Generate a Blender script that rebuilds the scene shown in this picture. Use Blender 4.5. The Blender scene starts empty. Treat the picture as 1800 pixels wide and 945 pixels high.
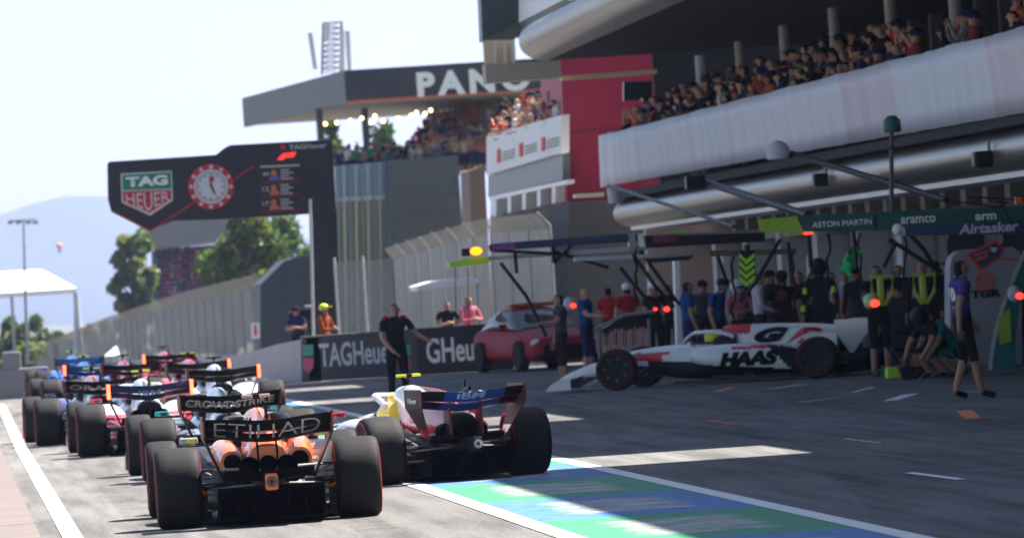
import bpy, bmesh, math, random
from mathutils import Vector, Matrix
from mathutils.bvhtree import BVHTree
random.seed(7)
C = bpy.context; S = C.scene; COL = S.collection
R = math.radians
# ------------------------------------------------------------------ camera
FPX = 12000.0; CAMZ = 1.89
ROLL = math.atan(0.065); YAW = R(4.78); PITCH = R(0.16)
Fv = Vector((math.sin(YAW)*math.cos(PITCH), math.cos(YAW)*math.cos(PITCH), math.sin(PITCH)))
R0 = Fv.cross(Vector((0,0,1))).normalized(); U0 = R0.cross(Fv)
UA = R0*math.cos(ROLL) - U0*math.sin(ROLL)
VA = R0*math.sin(ROLL) + U0*math.cos(ROLL)
cam = bpy.data.cameras.new('camera'); co = bpy.data.objects.new('camera', cam); COL.objects.link(co)
m = Matrix((UA, VA, -Fv)).transposed().to_4x4(); m.translation = Vector((0,0,CAMZ)); co.matrix_world = m
cam.sensor_width = 36; cam.lens = 36*FPX/1800; cam.clip_start = 1; cam.clip_end = 30000
cam.dof.use_dof = True; cam.dof.focus_distance = 60; cam.dof.aperture_fstop = 6.0
S.camera = co
# ------------------------------------------------------------------ light
SUNV = Vector((0.6, 0.34, 1.0)).normalized()
SUN_EL = math.asin(SUNV.z); SUN_AZ = math.atan2(SUNV.x, SUNV.y)   # azimuth from +Y towards +X
w = bpy.data.worlds.new('World'); S.world = w; w.use_nodes = True
nt = w.node_tree; nt.nodes.clear()
sky = nt.nodes.new('ShaderNodeTexSky'); sky.sky_type = 'NISHITA'; sky.sun_disc = False
sky.sun_elevation = SUN_EL; sky.sun_rotation = SUN_AZ; sky.air_density = 1.0; sky.dust_density = 1.0; sky.ozone_density = 1.5
bg = nt.nodes.new('ShaderNodeBackground'); bg.inputs[1].default_value = 0.05
ow = nt.nodes.new('ShaderNodeOutputWorld')
nt.links.new(sky.outputs[0], bg.inputs[0]); nt.links.new(bg.outputs[0], ow.inputs[0])
sl = bpy.data.lights.new('sun', 'SUN'); sl.energy = 5.0; sl.angle = R(0.5); sl.color = (1.0, 0.94, 0.86)
so = bpy.data.objects.new('sun', sl); COL.objects.link(so); so.rotation_euler = SUNV.to_track_quat('Z', 'Y').to_euler()
S.view_settings.view_transform = 'Standard'; S.view_settings.look = 'None'
S.view_settings.exposure = 1.75; S.view_settings.gamma = 1
S.render.engine = 'CYCLES'; S.cycles.max_bounces = 6; S.cycles.volume_bounces = 1
HZ = 0.00007
# ------------------------------------------------------------------ placing helpers
CP = Vector((0,0,CAMZ))
def ray(px, py): return UA*(px-900) + VA*(472.5-py) + Fv*FPX
def at(px, py, Y):
    d = ray(px, py); return CP + d*(Y/d.y)
def atx(px, py, X):
    d = ray(px, py); return CP + d*(X/d.x)
def gnd(px, py, z=0):
    d = ray(px, py); return CP + d*((z-CAMZ)/d.z)
PROF = [(-200,0),(158,0),(175,-.12),(196,-.6),(261,-1.06),(408,-1.8),(700,-4),(1000,-6),(20000,-6)]
def gz(y):
    for (a, za), (b, zb) in zip(PROF, PROF[1:]):
        if a <= y <= b: return za+(zb-za)*(y-a)/(b-a)
    return 0
# ------------------------------------------------------------------ materials
MATS = {}
def mat(name, col, rough=.5, metal=0, var=.12, scale=6, emit=None, estr=0, coat=0, bump=0, spec=.5, alpha=1, trans=0, stretch=(1,1,1)):
    if name in MATS: return MATS[name]
    m = bpy.data.materials.new(name); m.use_nodes = True; n = m.node_tree; b = n.nodes['Principled BSDF']
    tc = n.nodes.new('ShaderNodeTexCoord'); mp = n.nodes.new('ShaderNodeMapping'); mp.inputs['Scale'].default_value = stretch
    no = n.nodes.new('ShaderNodeTexNoise'); no.inputs['Scale'].default_value = scale; no.inputs['Detail'].default_value = 5
    n.links.new(tc.outputs['Object'], mp.inputs[0]); n.links.new(mp.outputs[0], no.inputs['Vector'])
    mx = n.nodes.new('ShaderNodeMix'); mx.data_type = 'RGBA'
    c = Vector(col[:3]); lo = c*(1-var); hi = c*(1+var)
    mx.inputs[6].default_value = (*lo,1); mx.inputs[7].default_value = (*[min(1,v) for v in hi],1)
    n.links.new(no.outputs['Fac'], mx.inputs[0]); n.links.new(mx.outputs[2], b.inputs['Base Color'])
    rr = n.nodes.new('ShaderNodeMapRange'); rr.inputs[3].default_value = max(.02,rough-.08); rr.inputs[4].default_value = min(1,rough+.08)
    n.links.new(no.outputs['Fac'], rr.inputs[0]); n.links.new(rr.outputs[0], b.inputs['Roughness'])
    b.inputs['Metallic'].default_value = metal; b.inputs['Specular IOR Level'].default_value = spec
    b.inputs['Coat Weight'].default_value = coat; b.inputs['Alpha'].default_value = alpha; b.inputs['Transmission Weight'].default_value = trans
    if emit: b.inputs['Emission Color'].default_value = (*emit,1); b.inputs['Emission Strength'].default_value = estr
    if bump:
        bp = n.nodes.new('ShaderNodeBump'); bp.inputs['Strength'].default_value = bump; bp.inputs['Distance'].default_value = .02
        n.links.new(no.outputs['Fac'], bp.inputs['Height']); n.links.new(bp.outputs[0], b.inputs['Normal'])
    MATS[name] = m; return m
def paint(name, col, rough=.28, metal=0): return mat(name, col, rough, metal, var=.06, scale=9, coat=.5)
K = mat('carbon black', (.010,.010,.012), .4, 0, .1, 9, spec=.22)
CARB = mat('bare carbon', (.012,.012,.013), .45, 0, .3, 60, spec=.25)
RUB = mat('tyre rubber', (.016,.016,.017), .7, 0, .35, 7, bump=.15, stretch=(1,3,3), spec=.2)
RIM = mat('wheel rim', (.02,.02,.022), .4, .3, .3)
STEEL = mat('steel', (.35,.35,.36), .35, .8, .2)
TITAN = mat('titanium arm', (.38,.37,.36), .3, .5, .2)
REDRING = mat('red tyre stripe', (.5,.02,.015), .6,spec=.2); REDDIM = mat('darker red tyre stripe', (.12,.01,.01), .6,spec=.2)  # second stripe is a darker red copy, used on the white car
WHITE = mat('white paint', (.78,.78,.78), .4, var=.04)
WLET = mat('white lettering', (.8,.8,.8), .5, var=.03)
DGREY = mat('dark grey paint', (.05,.052,.058), .5, var=.2)
MGREY = mat('mid grey', (.2,.2,.21), .6, var=.15)
LGREY = mat('light grey', (.45,.46,.48), .6, var=.1)
LIME = mat('lime paint', (.38,.72,.03), .5, var=.08)
YEL = mat('fluo yellow', (.75,.85,.04), .5, var=.05)
GLASSD = mat('dark glass', (.02,.03,.035), .08, .0, .3, spec=.8)
REDL = mat('red lamp', (.8,.02,.02), .4, emit=(1,.03,.02), estr=1.3)
REDL2 = mat('red rain lamp', (.8,.06,.02), .4, emit=(1,.055,.02), estr=4)
AMB = mat('amber lamp', (.9,.4,.02), .4, emit=(1,.22,.0), estr=1.3)
BULB = mat('warm bulb', (.9,.7,.4), .4, emit=(1,.62,.28), estr=2.5)
# ------------------------------------------------------------------ mesh builder
class MB:
    def __init__(s): s.v=[]; s.f=[]; s.m=[]
    def add(s, vs, fs, mi=0):
        o=len(s.v); s.v += [tuple(p) for p in vs]
        for f in fs: s.f.append([i+o for i in f]); s.m.append(mi)
        return s
    def box(s, c, d, mi=0, rz=0, M=None):
        x,y,z=[k/2 for k in d]; P=[Vector((a*x,b*y,e*z)) for a in(-1,1) for b in(-1,1) for e in(-1,1)]
        if rz: P=[Matrix.Rotation(rz,3,'Z')@p for p in P]
        if M: P=[M@p for p in P]
        P=[p+Vector(c) for p in P]
        return s.add(P,[(0,1,3,2),(4,6,7,5),(0,4,5,1),(2,3,7,6),(0,2,6,4),(1,5,7,3)],mi)
    def prism(s, poly, ext, mi=0):          # poly: 3d points, ext: vector
        n=len(poly); ext=Vector(ext); P=[Vector(p) for p in poly]; Q=[p+ext for p in P]
        nrm=Vector((0,0,0))
        for i in range(n): nrm+=P[i].cross(P[(i+1)%n])
        F=[list(range(n)),[n+i for i in reversed(range(n))]]+[(i,n+i,n+(i+1)%n,(i+1)%n) for i in range(n)]
        if nrm.dot(ext)>0: F=[list(reversed(f)) for f in F]
        return s.add(P+Q,F,mi)
    def tube(s, path, r, mi=0, n=8, closed=False):
        P=[Vector(p) for p in path]; rs=r if isinstance(r,(list,tuple)) else [r]*len(P); vs=[];k=len(P)
        for i,p in enumerate(P):
            a=P[i-1] if (i>0 or closed) else P[0]; b=P[(i+1)%k] if (i<k-1 or closed) else P[-1]
            t=(b-a).normalized(); u=t.cross(Vector((0,0,1)))
            if u.length<.1: u=t.cross(Vector((0,1,0)))
            u.normalize(); q=t.cross(u)
            for j in range(n):
                an=2*math.pi*j/n; vs.append(p+(u*math.cos(an)+q*math.sin(an))*rs[i])
        F=[]
        for i in range(k if closed else k-1):
            for j in range(n):
                F.append((i*n+j,i*n+(j+1)%n,((i+1)%k)*n+(j+1)%n,((i+1)%k)*n+j))
        if not closed: F+= [list(reversed(range(n))), [(k-1)*n+j for j in range(n)]]
        return s.add(vs,F,mi)
    def rings(s, rings, mi=0, cap=True, mf=None, closed=True):
        n=len(rings[0]); vs=[p for r in rings for p in r]; o=len(s.v); s.v+=[tuple(p) for p in vs]
        for i in range(len(rings)-1):
            for j in range(n if closed else n-1):
                f=[i*n+j,(i+1)*n+j,(i+1)*n+(j+1)%n,i*n+(j+1)%n]
                c=sum((Vector(vs[q]) for q in f),Vector())/4
                s.f.append([q+o for q in f]); s.m.append(mf(c) if mf else mi)
        if cap:
            L=(len(rings)-1)*n
            s.f.append([o+j for j in range(n)]); s.m.append(mf(Vector(vs[0])) if mf else mi)
            s.f.append([o+L+j for j in reversed(range(n))]); s.m.append(mf(Vector(vs[L])) if mf else mi)
        return s
    def lathe(s, prof, axis='x', c=(0,0,0), n=40, mi=0, mf=None):
        rg=[]
        for (a,r) in prof:
            ring=[]
            for j in range(n):
                t=2*math.pi*j/n; p=(a,r*math.cos(t),r*math.sin(t)) if axis=='x' else ((r*math.cos(t),a,r*math.sin(t)) if axis=='y' else (r*math.cos(t),r*math.sin(t),a))
                ring.append(Vector(p)+Vector(c))
            rg.append(ring)
        return s.rings(rg,mi,True,mf)
    def ball(s, c, r, mi=0, n=12, mf=None):
        if not isinstance(r,(tuple,list)): r=(r,r,r)
        rg=[]
        for i in range(n//2+1):
            t=math.pi*(i+.02)/(n/2+.04); rg.append([Vector(c)+Vector((r[0]*math.sin(t)*math.cos(2*math.pi*j/n),r[1]*math.sin(t)*math.sin(2*math.pi*j/n),r[2]*math.cos(t))) for j in range(n)])
        return s.rings(rg,mi,True,mf)
    def build(s, name, mats, parent=None, smooth=False, bevel=0, loc=None, angle=40):
        me=bpy.data.meshes.new(name); me.from_pydata(s.v,[],s.f)
        if not isinstance(mats,(list,tuple)): mats=[mats]
        for q in mats: me.materials.append(q)
        me.polygons.foreach_set('material_index',s.m)
        bm=bmesh.new(); bm.from_mesh(me); bmesh.ops.recalc_face_normals(bm,faces=bm.faces); bm.to_mesh(me); bm.free()
        if smooth:
            me.polygons.foreach_set('use_smooth',[True]*len(me.polygons))
            me.set_sharp_from_angle(angle=R(angle))
        me.update()
        o=bpy.data.objects.new(name,me); COL.objects.link(o)
        if parent: o.parent=parent
        if loc is not None: o.location=loc
        if bevel:
            b=o.modifiers.new('bevel','BEVEL'); b.width=bevel; b.segments=2; b.limit_method='ANGLE'
        return o
def tag(o, label, cat, group=None):
    o['label']=label; o['category']=cat
    if group: o['group']=group
    return o
def struct(o, kind='structure'): o['kind']=kind; return o
def empty(name, loc=(0,0,0), rz=0):
    o=bpy.data.objects.new(name,None); COL.objects.link(o); o.location=loc; o.rotation_euler=(0,0,rz); o.empty_display_size=.3; return o
def recenter(root, loc):                # children built in world coordinates
    d=Vector(loc); root.location=d
    for c in root.children:
        c.location=c.location-d
def textmesh(s, size=1, bold=0, shear=0, sx=1, space=1):
    cu=bpy.data.curves.new('lettering','FONT'); cu.body=s; cu.size=size; cu.align_x='CENTER'; cu.align_y='CENTER'; cu.offset=bold; cu.shear=shear; cu.space_character=space; cu.resolution_u=4
    o=bpy.data.objects.new('lettering_tmp',cu); COL.objects.link(o); C.view_layer.update()
    dg=C.evaluated_depsgraph_get(); me=bpy.data.meshes.new_from_object(o.evaluated_get(dg)); bpy.data.objects.remove(o)
    xs=[v.co.x for v in me.vertices]; ys=[v.co.y for v in me.vertices]
    cx=(min(xs)+max(xs))/2; cy=(min(ys)+max(ys))/2; ww=max(xs)-min(xs); hh=max(ys)-min(ys)
    for v in me.vertices: v.co.x-=cx; v.co.y-=cy
    me.update(); return me,ww,hh
def lettering(s, W, H, mt, fn, parent=None, bold=.02, shear=0, name='lettering', cuts=0, space=1):
    """text fitted to W x H, every vertex mapped through fn(u,v)->point"""
    me,ww,hh=textmesh(s,1,bold,shear,space=space)
    if cuts:
        bm=bmesh.new(); bm.from_mesh(me); bmesh.ops.triangulate(bm,faces=bm.faces)
        for k in range(cuts): bmesh.ops.subdivide_edges(bm,edges=[e for e in bm.edges if e.calc_length()>.12],cuts=1,use_grid_fill=False); bmesh.ops.triangulate(bm,faces=bm.faces)
        bm.to_mesh(me); bm.free()
    for v in me.vertices: v.co=fn(v.co.x/ww*W, v.co.y/hh*H)
    me.materials.clear(); me.materials.append(mt); me.name=name
    o=bpy.data.objects.new(name,me); COL.objects.link(o)
    if parent: o.parent=parent
    return o
def face_text(s, px, py, Wpx, Hpx, Y, mt, parent=None, off=.02, bold=.02, shear=0, name='lettering', space=1):
    sc=Y/FPX; c=at(px,py,Y-off)
    return lettering(s,Wpx*sc,Hpx*sc,mt,lambda u,v: Vector((c.x+u,c.y,c.z+v)),parent,bold,shear,name,space=space)
def pxpoly(pts, Y): return [at(x,y,Y) for x,y in pts]

# ================================================================== GROUND
def asphalt():
    m=bpy.data.materials.new('asphalt'); m.use_nodes=True; n=m.node_tree; b=n.nodes['Principled BSDF']
    tc=n.nodes.new('ShaderNodeTexCoord')
    def noise(scale,sc=(1,1,1),det=6):
        mp=n.nodes.new('ShaderNodeMapping'); mp.inputs['Scale'].default_value=sc
        x=n.nodes.new('ShaderNodeTexNoise'); x.inputs['Scale'].default_value=scale; x.inputs['Detail'].default_value=det
        n.links.new(tc.outputs['Object'],mp.inputs[0]); n.links.new(mp.outputs[0],x.inputs[0]); return x
    big=noise(.35,(1,.25,1)); fine=noise(34); streak=noise(1.6,(2.6,.12,1),8)
    r1=n.nodes.new('ShaderNodeValToRGB'); r1.color_ramp.elements[0].color=(.135,.13,.125,1); r1.color_ramp.elements[1].color=(.215,.208,.20,1)
    r1.color_ramp.elements[0].position=.3; r1.color_ramp.elements[1].position=.75
    n.links.new(big.outputs['Fac'],r1.inputs[0])
    m1=n.nodes.new('ShaderNodeMix'); m1.data_type='RGBA'; m1.blend_type='MULTIPLY'; m1.inputs[0].default_value=.9
    r2=n.nodes.new('ShaderNodeValToRGB'); r2.color_ramp.elements[0].color=(.55,.55,.55,1); r2.color_ramp.elements[1].color=(1.25,1.25,1.25,1)
    r2.color_ramp.elements[0].position=.35; r2.color_ramp.elements[1].position=.65
    n.links.new(fine.outputs['Fac'],r2.inputs[0]); n.links.new(r1.outputs[0],m1.inputs[6]); n.links.new(r2.outputs[0],m1.inputs[7])
    m2=n.nodes.new('ShaderNodeMix'); m2.data_type='RGBA'; m2.blend_type='MULTIPLY'; m2.inputs[0].default_value=.8
    r3=n.nodes.new('ShaderNodeValToRGB'); r3.color_ramp.elements[0].color=(.62,.62,.64,1); r3.color_ramp.elements[1].color=(1.05,1.05,1.05,1)
    r3.color_ramp.elements[0].position=.36; r3.color_ramp.elements[1].position=.58
    n.links.new(streak.outputs['Fac'],r3.inputs[0]); n.links.new(m1.outputs[2],m2.inputs[6]); n.links.new(r3.outputs[0],m2.inputs[7])
    n.links.new(m2.outputs[2],b.inputs['Base Color']); b.inputs['Roughness'].default_value=.9; b.inputs['Specular IOR Level'].default_value=.12
    bp=n.nodes.new('ShaderNodeBump'); bp.inputs['Strength'].default_value=.6; bp.inputs['Distance'].default_value=.01
    n.links.new(fine.outputs['Fac'],bp.inputs['Height']); n.links.new(bp.outputs[0],b.inputs['Normal'])
    return m
def strip_sheet(name, x0, x1, ys, z, mt, sub=1):
    b=MB(); nx=sub
    for a,c in zip(ys,ys[1:]):
        b.add([(x0,a,gz(a)+z),(x1,a,gz(a)+z),(x1,c,gz(c)+z),(x0,c,gz(c)+z)],[(0,1,2,3)])
    return b.build(name,mt)
YS=[p[0] for p in PROF]
b=MB()
for a,c in zip([-200,20,60,100,158,175,196,261,408,700,1000,3000],[20,60,100,158,175,196,261,408,700,1000,3000,20000]):
    for x0,x1 in ((-6000,-60),(-60,40),(40,6000)):
        b.add([(x0,a,gz(a)),(x1,a,gz(a)),(x1,c,gz(c)),(x0,c,gz(c))],[(0,1,2,3)])
GRASS=mat('dry grass field',(.09,.10,.045),.9,var=.4,scale=.4)
ground=struct(b.build('ground',GRASS))
ASPH=asphalt()
road=struct(strip_sheet('road',-14,30,[-50,20,60,100,158,175,196,261,408,700],.004,ASPH))
# painted runoff to the left (worn pinkish)
RUNOFF=mat('worn red runoff paint',(.155,.125,.115),.85,var=.35,scale=1.5)
struct(strip_sheet('run_off',-6,.72,[20,60,100,158],.008,RUNOFF))
PEB=mat('worn white line paint',(.72,.71,.68),.7,var=.22,scale=7)
def line(name,p0,p1,w,z=.012,mt=PEB):
    p0=Vector(p0);p1=Vector(p1);d=(p1-p0).normalized();n=Vector((-d.y,d.x,0))*w/2
    return struct(MB().add([(p0+n).to_tuple()[:2]+(z,),(p0-n).to_tuple()[:2]+(z,),(p1-n).to_tuple()[:2]+(z,),(p1+n).to_tuple()[:2]+(z,)],[(0,1,2,3)]).build(name,mt))
A=gnd(128,945); B=gnd(38,790); D=gnd(2,712)
bl=MB()
pts=[Vector((1.02,20,0)),Vector((A.x,A.y,0)),Vector((B.x,B.y,0)),Vector((D.x,D.y,0)),Vector((D.x-.3,158,0))]
for i in range(len(pts)-1):
    p,q=pts[i],pts[i+1]; hw=.085
    bl.add([(p.x-hw,p.y,.012),(p.x+hw,p.y,.012),(q.x+hw,q.y,.012),(q.x-hw,q.y,.012)],[(0,1,2,3)])
struct(bl.build('painted_line',PEB))
# blue / green strip with its worn hatching
def strip_mat():
    m=bpy.data.materials.new('blue and green strip paint'); m.use_nodes=True; n=m.node_tree; b=n.nodes['Principled BSDF']
    tc=n.nodes.new('ShaderNodeTexCoord'); sp=n.nodes.new('ShaderNodeSeparateXYZ'); n.links.new(tc.outputs['Object'],sp.inputs[0])
    def M(op,a,b_=None,c=None):
        x=n.nodes.new('ShaderNodeMath'); x.operation=op
        for i,v in enumerate((a,b_,c)):
            if v is None: continue
            if isinstance(v,(int,float)): x.inputs[i].default_value=v
            else: n.links.new(v,x.inputs[i])
        return x.outputs[0]
    t=M('FRACT',M('DIVIDE',M('SUBTRACT',sp.outputs[1],48.9),11.5))      # 0-.5 green , .5-1 blue
    isb=M('GREATER_THAN',t,.5)
    mx=n.nodes.new('ShaderNodeMix'); mx.data_type='RGBA'; n.links.new(isb,mx.inputs[0])
    mx.inputs[6].default_value=(.045,.27,.13,1); mx.inputs[7].default_value=(.07,.19,.42,1)
    # worn zigzag blocks of bare asphalt with pale scratches
    t2=M('FRACT',M('MULTIPLY',t,2))
    w1=n.nodes.new('ShaderNodeTexNoise'); w1.inputs['Scale'].default_value=1.0; w1.inputs['Detail'].default_value=4
    mp=n.nodes.new('ShaderNodeMapping'); mp.inputs['Scale'].default_value=(2.0,5.5,1); n.links.new(tc.outputs['Object'],mp.inputs[0]); n.links.new(mp.outputs[0],w1.inputs[0])
    zz=M('PINGPONG',M('MULTIPLY',sp.outputs[1],2.6),.5)
    xr=M('SUBTRACT',sp.outputs[0],4.6)
    lo=M('ADD',.38,M('MULTIPLY',zz,.5)); hi=M('ADD',1.32,M('MULTIPLY',zz,.45))
    inx=M('MULTIPLY',M('GREATER_THAN',xr,lo),M('LESS_THAN',xr,hi))
    iny=M('MULTIPLY',M('GREATER_THAN',t2,.2),M('LESS_THAN',t2,.8))
    blk=M('MULTIPLY',inx,iny)
    blk=M('MULTIPLY',blk,M('GREATER_THAN',w1.outputs['Fac'],.43))
    w2=n.nodes.new('ShaderNodeTexNoise'); w2.inputs['Scale'].default_value=3; w2.inputs['Detail'].default_value=5
    mp2=n.nodes.new('ShaderNodeMapping'); mp2.inputs['Scale'].default_value=(.6,5,1); n.links.new(tc.outputs['Object'],mp2.inputs[0]); n.links.new(mp2.outputs[0],w2.inputs[0])
    rw=n.nodes.new('ShaderNodeValToRGB'); rw.color_ramp.elements[0].color=(.17,.17,.165,1); rw.color_ramp.elements[1].color=(.55,.54,.5,1); rw.color_ramp.elements[0].position=.4; rw.color_ramp.elements[1].position=.6
    n.links.new(w2.outputs['Fac'],rw.inputs[0])
    m3=n.nodes.new('ShaderNodeMix'); m3.data_type='RGBA'; n.links.new(blk,m3.inputs[0]); n.links.new(mx.outputs[2],m3.inputs[6]); n.links.new(rw.outputs[0],m3.inputs[7])
    g=n.nodes.new('ShaderNodeTexNoise'); g.inputs['Scale'].default_value=5; g.inputs['Detail'].default_value=8; n.links.new(tc.outputs['Object'],g.inputs[0])
    rg=n.nodes.new('ShaderNodeValToRGB'); rg.color_ramp.elements[0].color=(.6,.6,.6,1); rg.color_ramp.elements[1].color=(1.1,1.1,1.1,1); rg.color_ramp.elements[0].position=.35; rg.color_ramp.elements[1].position=.6
    n.links.new(g.outputs['Fac'],rg.inputs[0])
    m4=n.nodes.new('ShaderNodeMix'); m4.data_type='RGBA'; m4.blend_type='MULTIPLY'; m4.inputs[0].default_value=.7; n.links.new(m3.outputs[2],m4.inputs[6]); n.links.new(rg.outputs[0],m4.inputs[7])
    n.links.new(m4.outputs[2],b.inputs['Base Color']); b.inputs['Roughness'].default_value=.7; b.inputs['Specular IOR Level'].default_value=.3
    return m
struct(strip_sheet('painted_strip',4.62,6.46,[20,60,100,156],.008,strip_mat()))
for x in (4.55,6.53): struct(strip_sheet('painted_line',x-.09,x+.09,[20,60,100,157],.012,PEB))
OR=mat('orange floor mark',(.75,.2,.03),.7); RD=mat('red floor mark',(.7,.08,.05),.7); GM=mat('green floor mark',(.4,.6,.25),.7)
for (a,b_,wd,mt) in [((1598,832),(1690,844),.10,PEB),((1690,829),(1800,822),.03,PEB),((1247,740),(1295,747),.14,RD),((1695,722),(1712,738),.2,OR),((1485,772),(1548,780),.05,GM),
        ((1565,705),(1602,693),.22,PEB),((1355,684),(1412,676),.18,PEB),((1405,708),(1470,700),.12,PEB),((1256,690),(1288,681),.16,OR),((1690,690),(1745,688),.15,PEB),((1500,690),(1535,681),.1,PEB),((1105,750),(1140,752),.05,RD)]:
    line('floor_mark',gnd(*a),gnd(*b_),wd,.012,mt)

SEAM=mat('tar seam',(.05,.05,.05),.8)
for (a,b_) in [((0,858),(118,851)),((62,888),(235,880)),((0,925),(120,915)),((95,832),(215,826)),((118,800),(250,793))]: line('road_seam',gnd(*a),gnd(*b_),.035,.014,SEAM)
TM=mesh_mat0=None
def tyre_mat():
    m=bpy.data.materials.new('rubber marks'); m.use_nodes=True; n=m.node_tree; b=n.nodes['Principled BSDF']; b.inputs['Base Color'].default_value=(.03,.03,.03,1); b.inputs['Roughness'].default_value=.9; b.inputs['Specular IOR Level'].default_value=.1
    tc=n.nodes.new('ShaderNodeTexCoord'); no=n.nodes.new('ShaderNodeTexNoise'); no.inputs['Scale'].default_value=2.5; no.inputs['Detail'].default_value=6; n.links.new(tc.outputs['Object'],no.inputs[0])
    rr=n.nodes.new('ShaderNodeMapRange'); rr.inputs[1].default_value=.35; rr.inputs[2].default_value=.7; rr.inputs[3].default_value=.0; rr.inputs[4].default_value=.24; n.links.new(no.outputs['Fac'],rr.inputs[0]); n.links.new(rr.outputs[0],b.inputs['Alpha']); return m
TYM=tyre_mat(); rt_=random.Random(9)
def tyre_mark(x0,y0,x1,y1,w_,curve=0):
    b=MB(); P=[]
    for i in range(25):
        t=i/24; P.append(Vector((x0+(x1-x0)*t+curve*math.sin(t*math.pi),y0+(y1-y0)*t,.0135)))
    vs=[]
    for i,p in enumerate(P):
        d=(P[min(24,i+1)]-P[max(0,i-1)]).normalized(); nn=Vector((-d.y,d.x,0))*w_/2; vs+=[p-nn,p+nn]
    b.add(vs,[(2*i,2*i+2,2*i+3,2*i+1) for i in range(24)]); struct(b.build('tyre_mark',TYM))
for k in range(16):
    x0=rt_.uniform(6.8,12.5); y0=rt_.uniform(44,100); tyre_mark(x0,y0,x0+rt_.uniform(-1,3.5),y0+rt_.uniform(14,40),rt_.choice([.3,.36,.25]),rt_.uniform(-.5,.5))
for x0 in (1.65,3.35): tyre_mark(x0,38,x0+.1,150,.36,.08)
# ================================================================== PIT BUILDING (near block)
CONC=mat('concrete',(.42,.40,.37),.8,var=.18,scale=.9,bump=.2)
CONCD=mat('dark concrete',(.085,.088,.095),.8,var=.25,scale=.8)
METF=mat('curved metal fascia',(.27,.245,.22),.36,.7,.55,2.2,stretch=(1,.12,2))
BEIGE=mat('beige render',(.46,.40,.32),.8,var=.1)
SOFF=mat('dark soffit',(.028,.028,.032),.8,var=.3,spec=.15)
GREENG=mat('green grey cladding',(.06,.085,.09),.4,.2,.3)
PANEL=mat('white balcony sheeting',(.52,.55,.65),.5,var=.12,scale=.9,stretch=(1,.9,.08))
PANELP=mat('pinkish balcony sheeting',(.50,.45,.53),.5,var=.12,scale=.9,stretch=(1,.9,.08))
BRED=mat('crimson cladding',(.32,.010,.045),.55,var=.1,scale=.7)
PINKC=mat('pinkish concrete',(.42,.31,.27),.8,var=.1)
bld=empty('pit_building',(16,60,0)); tag(bld,'long grey pit building with curved metal canopies above the white sheeted balcony','building')
def part(name,b,mt,par,**k): 
    o=b.build(name,mt,par,**k); o.location=-Vector(par.location); return o
Y0,Y1=34.0,162.0
# balcony sheeting with wrinkles
rg=[];N=460
def balc(Yv,k):   # X, z of sheet, k 0 bottom 1 top
    f=(Yv-101)/(162-101); ztop=5.2+.18*f; zb=3.97+.2*f
    return 15.95, zb+(ztop-zb)*k
b=MB(); rows=[]
for i in range(N+1):
    Yv=Y0+(Y1-Y0)*i/N; row=[]
    for k in (0,.25,.5,.75,1):
        X,z=balc(Yv,k); amp=.035*math.sin(Yv*2.1+math.sin(Yv*.7)*2)+.02*math.sin(Yv*5.3+k)+.012*math.sin(Yv*11)
        yy=Yv+(1-k)*1.6*max(0,(i-N+40)/40)
        sag=-.02*abs(math.sin(Yv*.45)) if k==1 else 0
        row.append(Vector((X+amp*(1-.4*k)-.12*k, yy, z+sag)))
    rows.append(row)
b.rings(rows,0,False,lambda c: 1 if (93<c.y<101.5 or 112<c.y<118) else 0,closed=False)
o=part('balcony_sheeting',b,[PANEL,PANELP],bld,smooth=True)
md=o.modifiers.new('thick','SOLIDIFY'); md.thickness=.02
b=MB(); b.box((15.93,104.3,4.65),(.03,.05,1.3)); part('sheeting_seam',b,DGREY,bld)
# slab lip, tube fascia, white strip, lintel
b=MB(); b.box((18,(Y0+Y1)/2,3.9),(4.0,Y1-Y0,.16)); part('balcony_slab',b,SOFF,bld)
def halftube(X,z,rx,rz,y0,y1,a0,a1,n=14,m_=60):
    rr=[]
    for i in range(m_+1):
        y=y0+(y1-y0)*i/m_; e=1
        dy=y1-y
        if dy<1.2: e=math.sqrt(max(.02,1-((1.2-dy)/1.2)**2))
        rr.append([Vector((X-rx*math.cos(a0+(a1-a0)*j/n)*e+ (1-e)*.6,y,z+rz*math.sin(a0+(a1-a0)*j/n)*e)) for j in range(n+1)])
    return MB().rings(rr,0,False,closed=False)
part('curved_fascia',halftube(16.55,3.5,.5,.34,Y0,164.2,R(-88),R(88)),METF,bld,smooth=True)
for k in range(14):
    yy=40+k*9.0
    part('fascia_joint',halftube(16.548,3.5,.503,.343,yy,yy+.05,R(-85),R(85),m_=1),DGREY,bld) if yy<160 else None
b=MB(); b.box((17.0,98,3.15),(1.1,128,.14)); part('white_soffit_edge',b,WHITE,bld)
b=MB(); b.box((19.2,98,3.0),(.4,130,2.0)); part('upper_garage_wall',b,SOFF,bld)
# pilasters of recess
for k in range(38):
    yy=64+k*2.6
    b=MB(); b.box((18.85,yy,2.9),(.3,.6,.55)); part('pilaster',b,LGREY,bld,bevel=.01)
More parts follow.
